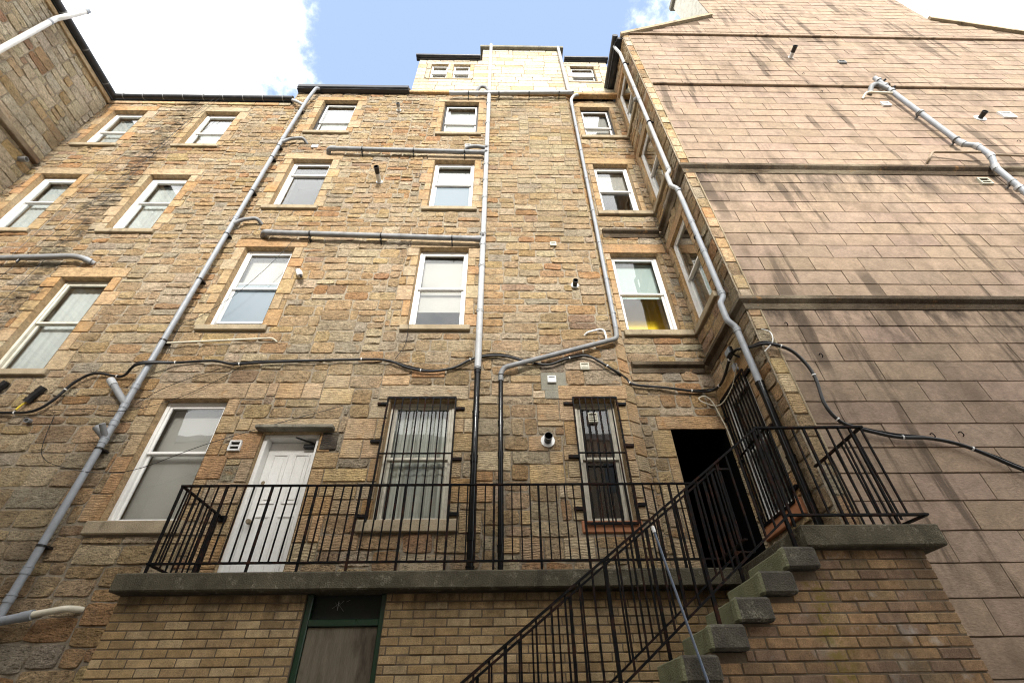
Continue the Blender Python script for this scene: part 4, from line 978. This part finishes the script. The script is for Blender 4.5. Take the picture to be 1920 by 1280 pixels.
p4 = thing('drainpipe', 'grey drainpipe with offset bends on the wing side wall', 'drainpipe', (3.4, -1.2, 2.7))
xp, y4 = 3.40, -1.17
run(p4, [(3.31, y4, 16.95), (3.33, y4, 16.75), (xp, y4, 16.4), (xp, y4, 10.12), (xp-.085, y4, 10.0), (xp-.085, y4, 9.60), (xp, y4-.02, 9.48), (xp, y4-.03, 9.0)], .043, 'pale_pipe', 'pipe', 12, .045)
run(p4, [(xp, y4-.03, 9.05), (xp, y4-.03, 6.50), (xp-.085, y4-.03, 6.38), (xp-.085, y4-.03, 6.02), (xp, y4-.03, 5.90), (xp, y4-.04, 4.86)], .045, 'grey_pipe', 'pipe', 12, .045)
run(p4, [(xp, y4-.04, 4.88), (xp, y4-.04, 2.67)], .047, 'black_pipe'); collars(p4, xp, y4-.04, (4.90, 3.85, 2.80), .047, 'black_pipe', .08); collars(p4, xp, y4-.03, (6.60, 7.6, 8.4, 9.4, 5.84), .045, 'grey_pipe', .04); collars(p4, xp, y4, (10.22, 13.4, 14.1), .043, 'pale_pipe', .04)
for z in (15.6, 12.2, 8.0): m = MB(); m.tube([(xp, y4-.01, z-.012), (xp, y4-.01, z+.012)], .058, 12); m.box(xp, XW, y4-.03, y4+.01, z-.012, z+.012); m.build('pipe_clip', 'black_plastic', p4, 40)
run(p4, [(xp, y4, 13.55), (xp-.05, y4+.16, 13.75), (xp+.1, y4+.2, 13.78)], .04, 'dirty_pipe', 'branch')

p5 = thing('drainpipe', 'grey soil pipe on the brown tile gable with bent side branches', 'drainpipe', (9.5, -1.6, 8))
Y5 = YF-.14
run(p5, [(9.31, Y5, 13.9), (9.34, Y5, 12.9), (9.47, Y5, 10.62), (9.60, Y5-.07, 10.42), (9.58, Y5-.09, 9.98), (9.52, Y5-.02, 9.70), (9.50, Y5, 7.4)], .052, 'grey_pipe', 'pipe', 14, .05)
for p, q in (((9.465, Y5, 10.70), (9.485, Y5-.01, 10.59)), ((9.585, Y5-.06, 10.445), (9.60, Y5-.07, 10.36)), ((9.585, Y5-.088, 10.04), (9.575, Y5-.08, 9.95)), ((9.53, Y5-.03, 9.74), (9.515, Y5-.01, 9.64))): collar(p5, p, q, .064, 'pale_pipe', 'elbow')
for x, z in ((9.31, 13.72), (9.32, 13.42), (9.33, 13.12), (9.38, 12.0), (9.505, 9.0)): collar(p5, (x, Y5-.005, z-.03), (x, Y5-.005, z+.03), .070, 'pale_pipe')
for x, z in ((9.36, 12.0), (9.45, 10.8), (9.52, 9.2)): m = MB(); m.tube([(x, Y5, z-.012), (x, Y5, z+.012)], .074, 12); m.box(x-.02, x+.02, Y5, YF-.02, z-.012, z+.012); m.build('pipe_clip', 'dirty_pipe', p5, 40)
run(p5, [(9.31, Y5, 13.25), (9.15, Y5-.02, 13.5), (8.98, Y5, 13.42), (8.9, Y5+.1, 13.2)], .055, 'dirty_pipe', 'branch'); run(p5, [(9.31, Y5, 13.02), (8.72, Y5+.02, 13.12), (8.60, YF-.03, 12.95)], .026, 'cream_pipe', 'branch'); run(p5, [(9.31, Y5, 13.55), (9.55, Y5, 13.62), (9.56, YF-.02, 13.5)], .022, 'brown_pipe', 'branch')
run(p5, [(9.58, Y5-.05, 10.20), (8.72, YF-.10, 10.36), (8.50, YF-.11, 10.1), (8.48, YF-.02, 10.06)], .024, 'brown_pipe', 'branch', 10, .06); run(p5, [(9.58, Y5-.05, 10.12), (11.6, YF-.10, 10.20)], .024, 'brown_pipe', 'branch', 10)
for x, z, dx in ((9.31, 13.6, .07), (9.33, 13.2, .07), (9.58, 10.3, .07), (9.57, 10.15, .07)): MB().tube([(x+dx*.6, Y5-.05, z), (x+dx*1.1, Y5-.09, z)], .026, 8).build('access_cap', 'black_plastic', p5, 40)

p6 = thing('drainpipe', 'short grey waste pipe across the wall at the left edge', 'drainpipe', (-9, -.1, 8.5)); run(p6, [(-11.0, -.14, 8.5), (-9.6, -.14, 8.56), (-8.25, -.14, 8.63), (-8.02, -.13, 8.58), (-7.90, 0, 8.56)], .055, 'dirty_pipe', 'pipe'); collar(p6, (-8.02, -.11, 8.58), (-7.93, -.05, 8.565), .062, 'grey_pipe')
MB().tube([(-9.2, -.14, 8.45), (-9.2, -.14, 8.52)], .02, 8).build('pipe_clip', 'black_plastic', p6, 40)
p7 = thing('overflow_pipe', 'thin cream overflow pipe joining the left grey drainpipe', 'pipe', (-4.6, -.08, 6.5)); run(p7, [(-5.55, -.09, 6.50), (-3.86, -.08, 6.62), (-3.79, -.03, 6.58)], .017, 'cream_pipe', 'pipe', 8, .05)
p8 = thing('overflow_pipe', 'small bent white overflow pipe above the slanting grey pipe', 'pipe', (1.7, -.08, 6.6)); run(p8, [(1.45, -.01, 6.74), (1.50, -.06, 6.78), (1.74, -.08, 6.84), (1.80, -.09, 6.79), (1.81, -.10, 6.56)], .018, 'white_plastic', 'pipe', 8, .04)
p9 = thing('drainpipe', 'white drainpipe rising over the gutter of the upper left wing', 'drainpipe', (-11, -2.1, 12)); run(p9, [(-11.06, -2.14, 9.0), (-11.06, -2.14, 15.25), (-10.95, -2.13, 15.42), (-10.85, -2.08, 15.9), (-10.84, -2.06, 16.15)], .062, 'white_plastic', 'pipe'); collar(p9, (-11.06, -2.14, 14.98), (-11.06, -2.14, 15.04), .07, 'grey_pipe'); collar(p9, (-10.842, -2.065, 16.06), (-10.838, -2.06, 16.18), .072, 'grey_pipe')
lwp = thing('pipe_stub', 'round grey pipe end low on the upper left wing', 'pipe', (-11, -.28, 11.9)); MB().tube([(-11.2, -.30, 11.86), (-11.02, -.30, 11.86)], .06, 12).build('pipe', 'dirty_pipe', lwp, 40); MB().tube([(-11.025, -.30, 11.86), (-11.018, -.30, 11.86)], .045, 12).build('bore', 'dark_slot', lwp, 40)

cab = thing('wall_cable', 'thick black cable bundle sagging across the whole wall and gable', 'cable', (0, -.1, 6))
CM = [(-9.6, 5.3), (-8.3, 5.18), (-7.41, 5.17), (-6.96, 5.19), (-6.76, 5.38), (-6.63, 5.71), (-6.40, 5.89), (-5.96, 5.83), (-5.69, 5.96), (-5.25, 6.10), (-4.67, 6.14), (-4.30, 6.07), (-3.80, 6.11), (-2.61, 6.16), (-1.91, 6.16), (-1.50, 6.00), (-1.15, 5.93), (-0.77, 6.00), (-0.43, 6.20), (0.01, 6.25), (0.53, 6.10), (0.80, 6.07), (1.07, 6.18), (1.43, 6.25), (1.68, 6.09), (1.83, 5.96)]
def ypos(x): return -.22 if abs(x+5.6) < .2 else (-.075)
P3 = [Vector((x, ypos(x), z)) for x, z in CM] + [Vector((x, .045, z)) for x, z in [(2.05, 5.86), (2.17, 5.75), (2.68, 5.69), (3.15, 5.62), (3.38, 5.63)]] + [Vector((3.45, -a, z)) for a, z in [(.14, 5.60), (.40, 5.62), (.62, 5.70), (.86, 5.72), (1.05, 5.62), (1.30, 5.45)]] + [Vector((x, YF-.075, z)) for x, z in [(3.53, 5.34), (3.79, 5.24), (3.91, 5.02), (3.94, 4.77), (3.89, 4.41), (3.95, 4.19), (4.09, 4.09), (4.52, 3.96), (4.89, 3.94), (5.21, 3.86), (5.48, 3.71), (5.73, 3.55), (6.4, 3.22), (7.6, 2.95), (9.2, 2.9), (11.0, 3.05), (13.5, 2.95), (16.9, 3.1)]]
def spline(P, n=5):
    o = []
    for i in range(len(P)-1):
        a, b, c, d = P[max(0, i-1)], P[i], P[i+1], P[min(len(P)-1, i+2)]
        for k in range(n):
            t_ = k/n; o.append(.5*((2*b)+(c-a)*t_+(2*a-5*b+4*c-d)*t_*t_+(3*b-a-3*c+d)*t_**3))
    return o+[P[-1]]
S3 = spline(P3); MB().tube(S3, .021, 8).build('cable', 'cable', cab, 60)
MB().tube([p+Vector((0, -.006, .022*math.sin(i*.35)+.012)) for i, p in enumerate(S3)], .011, 6).build('cable', 'cable', cab, 60)
for i in range(12, len(S3)-6, 11):
    p = S3[i]; d_ = (S3[i+1]-S3[i]).normalized(); MB().tube([p-d_*.008, p+d_*.008], .027, 8).build('cable_tie', 'white_plastic', cab, 60)

def wire(label, pts, r=.004, mat='cable'):
    o = MB().tube(spline([Vector(p) for p in pts], 6), r, 5).build('loose_wire', mat, None, 60); return tag(o, label, 'wire')
wire('pair wire hanging down past the top left windows, left strand', [(-8.05, -.2, 15.7), (-8.28, -.12, 15.2), (-8.60, -.08, 13.1), (-9.0, -.08, 10.2), (-9.3, -.08, 8.2), (-9.6, -.06, 6)], .004, 'black_gutter')
wire('pair wire hanging down past the top left windows, right strand', [(-7.93, -.2, 15.7), (-8.14, -.12, 15.2), (-8.50, -.07, 13.2), (-8.72, -.07, 10.2), (-8.88, -.06, 7.6), (-9.0, -.06, 5.5)], .004, 'black_gutter')
wire('thin line crossing between the two left window columns', [(-9.3, -.05, 13.0), (-9.45, -.05, 10.8), (-9.55, -.05, 8.8), (-9.7, -.05, 7)], .004, 'black_gutter')
wire('thin black wire drooping across the large window left of the door', [(-2.4, -.05, 5.30), (-3.4, -.06, 4.95), (-4.2, -.10, 4.62), (-4.9, -.10, 4.28), (-5.35, -.08, 4.22), (-5.75, -.20, 4.22), (-6.4, -.06, 4.5), (-6.62, -.04, 5.15)], .005)
wire('thin wire hanging in front of the half open window', [(-4.25, -.05, 9.3), (-4.45, -.06, 8.6), (-4.85, -.06, 7.7), (-5.3, -.06, 7.1), (-5.48, -.1, 6.9), (-5.5, -.04, 6.3)], .005)
wire('tangled thin wire under the cable right of the grey pipe', [(-5.5, -.08, 5.3), (-5.2, -.07, 5.62), (-4.6, -.06, 5.95), (-4.2, -.05, 6.06), (-4.5, -.05, 5.75), (-5.0, -.06, 5.40), (-5.5, -.20, 5.12), (-6.2, -.05, 5.25), (-6.8, -.05, 5.22)], .005)
wire('two thin wires dropping from the sill of the middle window', [(-1.62, -.08, 6.96), (-1.60, -.09, 6.80), (-1.62, -.05, 6.5), (-1.74, -.05, 6.2)], .005)
wire('white cable loop beside the grille over the passage', [(3.45, -.80, 5.52), (3.46, -.45, 5.36), (3.40, -.05, 5.30), (3.22, .06, 5.42), (3.16, .06, 5.50), (3.28, .06, 5.53), (3.36, .05, 5.40), (3.40, .04, 5.15), (3.43, .03, 4.9), (3.44, .03, 4.6)], .009, 'cream_pipe')
wire('white wire curling from the wall behind the offset grey pipe', [(3.56, YF-.05, 5.62), (3.64, YF-.08, 5.54), (3.60, YF-.10, 5.36), (3.46, YF-.06, 5.22)], .008, 'white_plastic')

# ================================================================== SMALL FITTINGS
def vent(label, T, u, v, w=.14, h=.13, mat='vent_cream', slots=2):
    g = thing('wall_vent', label, 'vent', tuple(T(u, v, .03)), 'small wall vents'); e = .022; d0, d1 = .01, .055; k = dict(T=T)
    m = MB(); m.box(u-w/2, u+w/2, v-h/2, v-h/2+e, d0, d1, .003, **k); m.box(u-w/2, u+w/2, v+h/2-e, v+h/2, d0, d1, .003, **k); m.box(u-w/2, u-w/2+e, v-h/2+e, v+h/2-e, d0, d1, .003, **k); m.box(u+w/2-e, u+w/2, v-h/2+e, v+h/2-e, d0, d1, .003, **k); m.build('frame', mat, g)
    MB().box(u-w/2+e, u+w/2-e, v-h/2+e, v+h/2-e, d0, d0+.012, **k).build('backing', 'dark_slot', g)
    for i in range(slots):
        z = v-h/2+e+(h-2*e)*(i+1)/(slots+1); MB().box(u-w/2+e, u+w/2-e, z-.008, z+.008, d0+.014, d1-.01, **k).build('louvre', mat, g)
vent('white hooded vent on the stone between large window and white door', T_main, -3.80, 4.64, .17, .16, 'white_plastic', 1)
vent('cream louvred vent near the splayed corner, below the slanting pipe', T_main, 1.38, 6.06, .15, .14, slots=3); vent('white louvred vent set in the grey cement patch', T_main, .82, 5.80, .14, .13, 'white_plastic', 3)
vent('small cream vent high between centre pipe and corner pipe', T_main, 1.08, 9.22, .13, .12); vent('small white vent above the second window right of the left drainpipe', T_main, -4.77, 13.09, .16, .14, 'white_plastic'); vent('small white vent at the end of the upper waste pipe', T_main, -.86, 13.20, .15, .14, 'white_plastic')
vent('pale vent behind the bars of the narrow window', lambda u, v, d: Vector((u, .12-d, v)), 1.42, 5.16, .16, .17, slots=3)
vent('grey square vent high on the gable right of the black flue', T_front, 9.15, 15.2, .2, .16, 'dirty_pipe'); vent('flat white square plate on the gable at the right edge', T_front, 11.6, 12.2, .30, .26, 'white_plastic', 4); vent('white square vent on the gable below the thick cornice', T_front, 9.22, 9.40, .22, .20, 'vent_cream', 1); vent('small white plate on the gable left of the soil pipe', T_front, 9.02, 12.68, .2, .18, 'white_plastic', 3)
def flue(label, T, u, v, r=.055, l=.16, cr=.10, lift=.06, body='black_plastic', stem=None):
    g = thing('boiler_flue', label, 'flue', tuple(T(u, v, .03)), 'boiler flues')
    def tb(pts, rr, nm, mat): MB().tube([T(*p) for p in pts], rr, 12).build(nm, mat, g, 40)
    tb([(u, v, .0), (u, v, .03)], cr, 'collar', 'white_plastic')
    if stem: tb([(u, v, .02), (u, v, stem)], r*.95, 'stem', 'white_plastic')
    s0 = stem or .03
    tb([(u, v, s0-.01), (u, v, s0+l)], r, 'terminal', body); tb([(u, v, s0+l-.03), (u, v, s0+l)], r*1.12, 'end_ring', body)
flue('black boiler flue with white collar left of the narrow barred window', T_main, .69, 4.71, .055, .15, .105); flue('black boiler flue with small collar high beside the corner pipe', T_main, 1.41, 8.0, .045, .13, .075)
flue('long white flue with black end between the two waste pipes', T_main, -2.87, 11.5, .055, .16, .075, stem=.26); flue('short grey flue near the top between two windows', T_main, -2.92, 15.2, .05, .08, .07, body='dirty_pipe', stem=.14)
flue('black flue with white stem high on the tile gable', T_front, 7.87, 15.5, .055, .15, .07, stem=.16); flue('black flue with white plate on the gable right of the soil pipe', T_front, 10.88, 12.05, .055, .15, .13)
# odd little pipe terminal between the windows
g = thing('pipe_stub', 'small pale broken pipe stub with dark tip right of the half open window', 'pipe', (-3.85, -.05, 8.2))
MB().tube([(-3.90, .0, 8.33), (-3.88, -.09, 8.30), (-3.84, -.13, 8.22)], [.045, .05, .045], 10).build('elbow', 'dirty_pipe', g, 40); MB().tube([(-3.85, -.12, 8.25), (-3.80, -.15, 8.16), (-3.77, -.15, 8.10)], [.05, .06, .045], 10).build('spout', 'white_plastic', g, 40); MB().tube([(-3.765, -.15, 8.115), (-3.735, -.15, 8.06)], .022, 8).build('tip', 'black_plastic', g, 40)
g = thing('pipe_stub', 'short grey capped stub below the cable at far left', 'pipe', (-6.92, -.05, 5.04)); MB().tube([(-6.94, 0, 5.06), (-6.91, -.10, 5.03)], .035, 10).build('stub', 'dirty_pipe', g, 40); MB().tube([(-6.911, -.098, 5.032), (-6.909, -.103, 5.03)], .024, 10).build('bore', 'dark_slot', g, 40)
for lab, x, z in (('black taped cable joint hanging beside the left cable', -7.10, 5.50), ('second black taped cable joint at the left picture edge', -7.72, 5.60)):
    g = thing('cable_joint', lab, 'cable joint', (x, -.06, z), 'taped cable joints'); pts = [Vector((x+.045*t_, -.06, z+.12*t_)) for t_ in (-1, -.6, -.2, .2, .6, 1)]
    MB().tube(pts, [.022, .044, .050, .047, .050, .044], 9).build('wrapping', 'black_plastic', g, 30)
    for i in range(9):
        f = -1+2*i/8; c = Vector((x+.045*f, -.06, z+.12*f)); MB().tube([c+Vector((-.006, 0, -.015)), c+Vector((.006, -.004, .014))], .053+.005*math.sin(i*2.3), 8).build('tape_wrap', 'cable', g, 20)
    MB().tube([(x-.045, -.06, z-.12), (x-.08, -.07, z-.20), (x-.10, -.075, z-.28)], .014, 8).build('tail', 'yellow_cable' if x > -7.5 else 'cable', g, 40)
g = thing('floodlight', 'small black floodlight on the wing side wall at the cable', 'lamp', (3.45, -.85, 5.68))
MB().box(3.34, 3.40, -.94, -.78, 5.64, 5.76, .008).build('housing', 'black_plastic', g); MB().box(3.333, 3.341, -.925, -.795, 5.655, 5.745, .002).build('lens', 'frosted_glass', g); bar(MB(), (3.39, -.86, 5.68), (3.52, -.86, 5.60), .02).build('bracket', 'black_plastic', g); MB().box(3.44, 3.50, -.74, -.66, 5.48, 5.60, .008).build('junction_box', 'grey_pipe', g)
g = thing('broom_pole', 'blue grey metal pole leaning against the stair railing', 'pole', (1.4, -2.2, 1)); MB().tube([(1.245, -2.36, 2.66), (1.39, -2.42, 1.62), (1.47, -2.46, .95)], .0095, 10).build('shaft', 'steel', g, 40); MB().tube([(1.242, -2.359, 2.68), (1.248, -2.361, 2.63)], .015, 10).build('end_cap', 'white_plastic', g, 40)
# faded painted house number on a stone
cu = bpy.data.curves.new('number', 'FONT'); cu.body = '29'; cu.size = .15; cu.extrude = .001
to = bpy.data.objects.new('tmp_text', cu); COL.objects.link(to); bpy.context.view_layer.update()
me = bpy.data.meshes.new_from_object(to.evaluated_get(bpy.context.evaluated_depsgraph_get())); bpy.data.objects.remove(to); me.materials.clear(); me.materials.append(MAT['ink'])
no = bpy.data.objects.new('painted_number', me); COL.objects.link(no); no.location = (-2.06, -.052, 11.73); no.rotation_euler = (R(90), 0, 0); tag(no, 'faded number 29 painted on the wall left of the second window', 'number')
# hooks and studs left in the tile gable
for x, z, lab in ((7.75, 14.4, 'small hook high on the gable under the black flue'), (7.77, 13.35, 'small hook on the gable just below the upper string course'), (3.95, 5.75, 'small hook on the gable edge below the lower cornice'), (4.2, 5.2, 'small hook on the gable inside the cable curve'), (5.0, 4.02, 'small hook on the gable above the drooping cable, nearer the railing'), (5.35, 4.04, 'small hook on the gable above the drooping cable, nearer the picture edge'), (11.0, 11.0, 'small hook on the gable at the right edge below the flue')):
    o = MB().tube(arc([(x, YF-.005, z), (x, YF-.05, z+.005), (x+.012, YF-.055, z-.045), (x+.012, YF-.03, z-.055)], .02, 3), .006, 6).build('wall_hook', 'iron', None, 40)
    tag(o, lab, 'hook', 'rusty hooks in the gable')
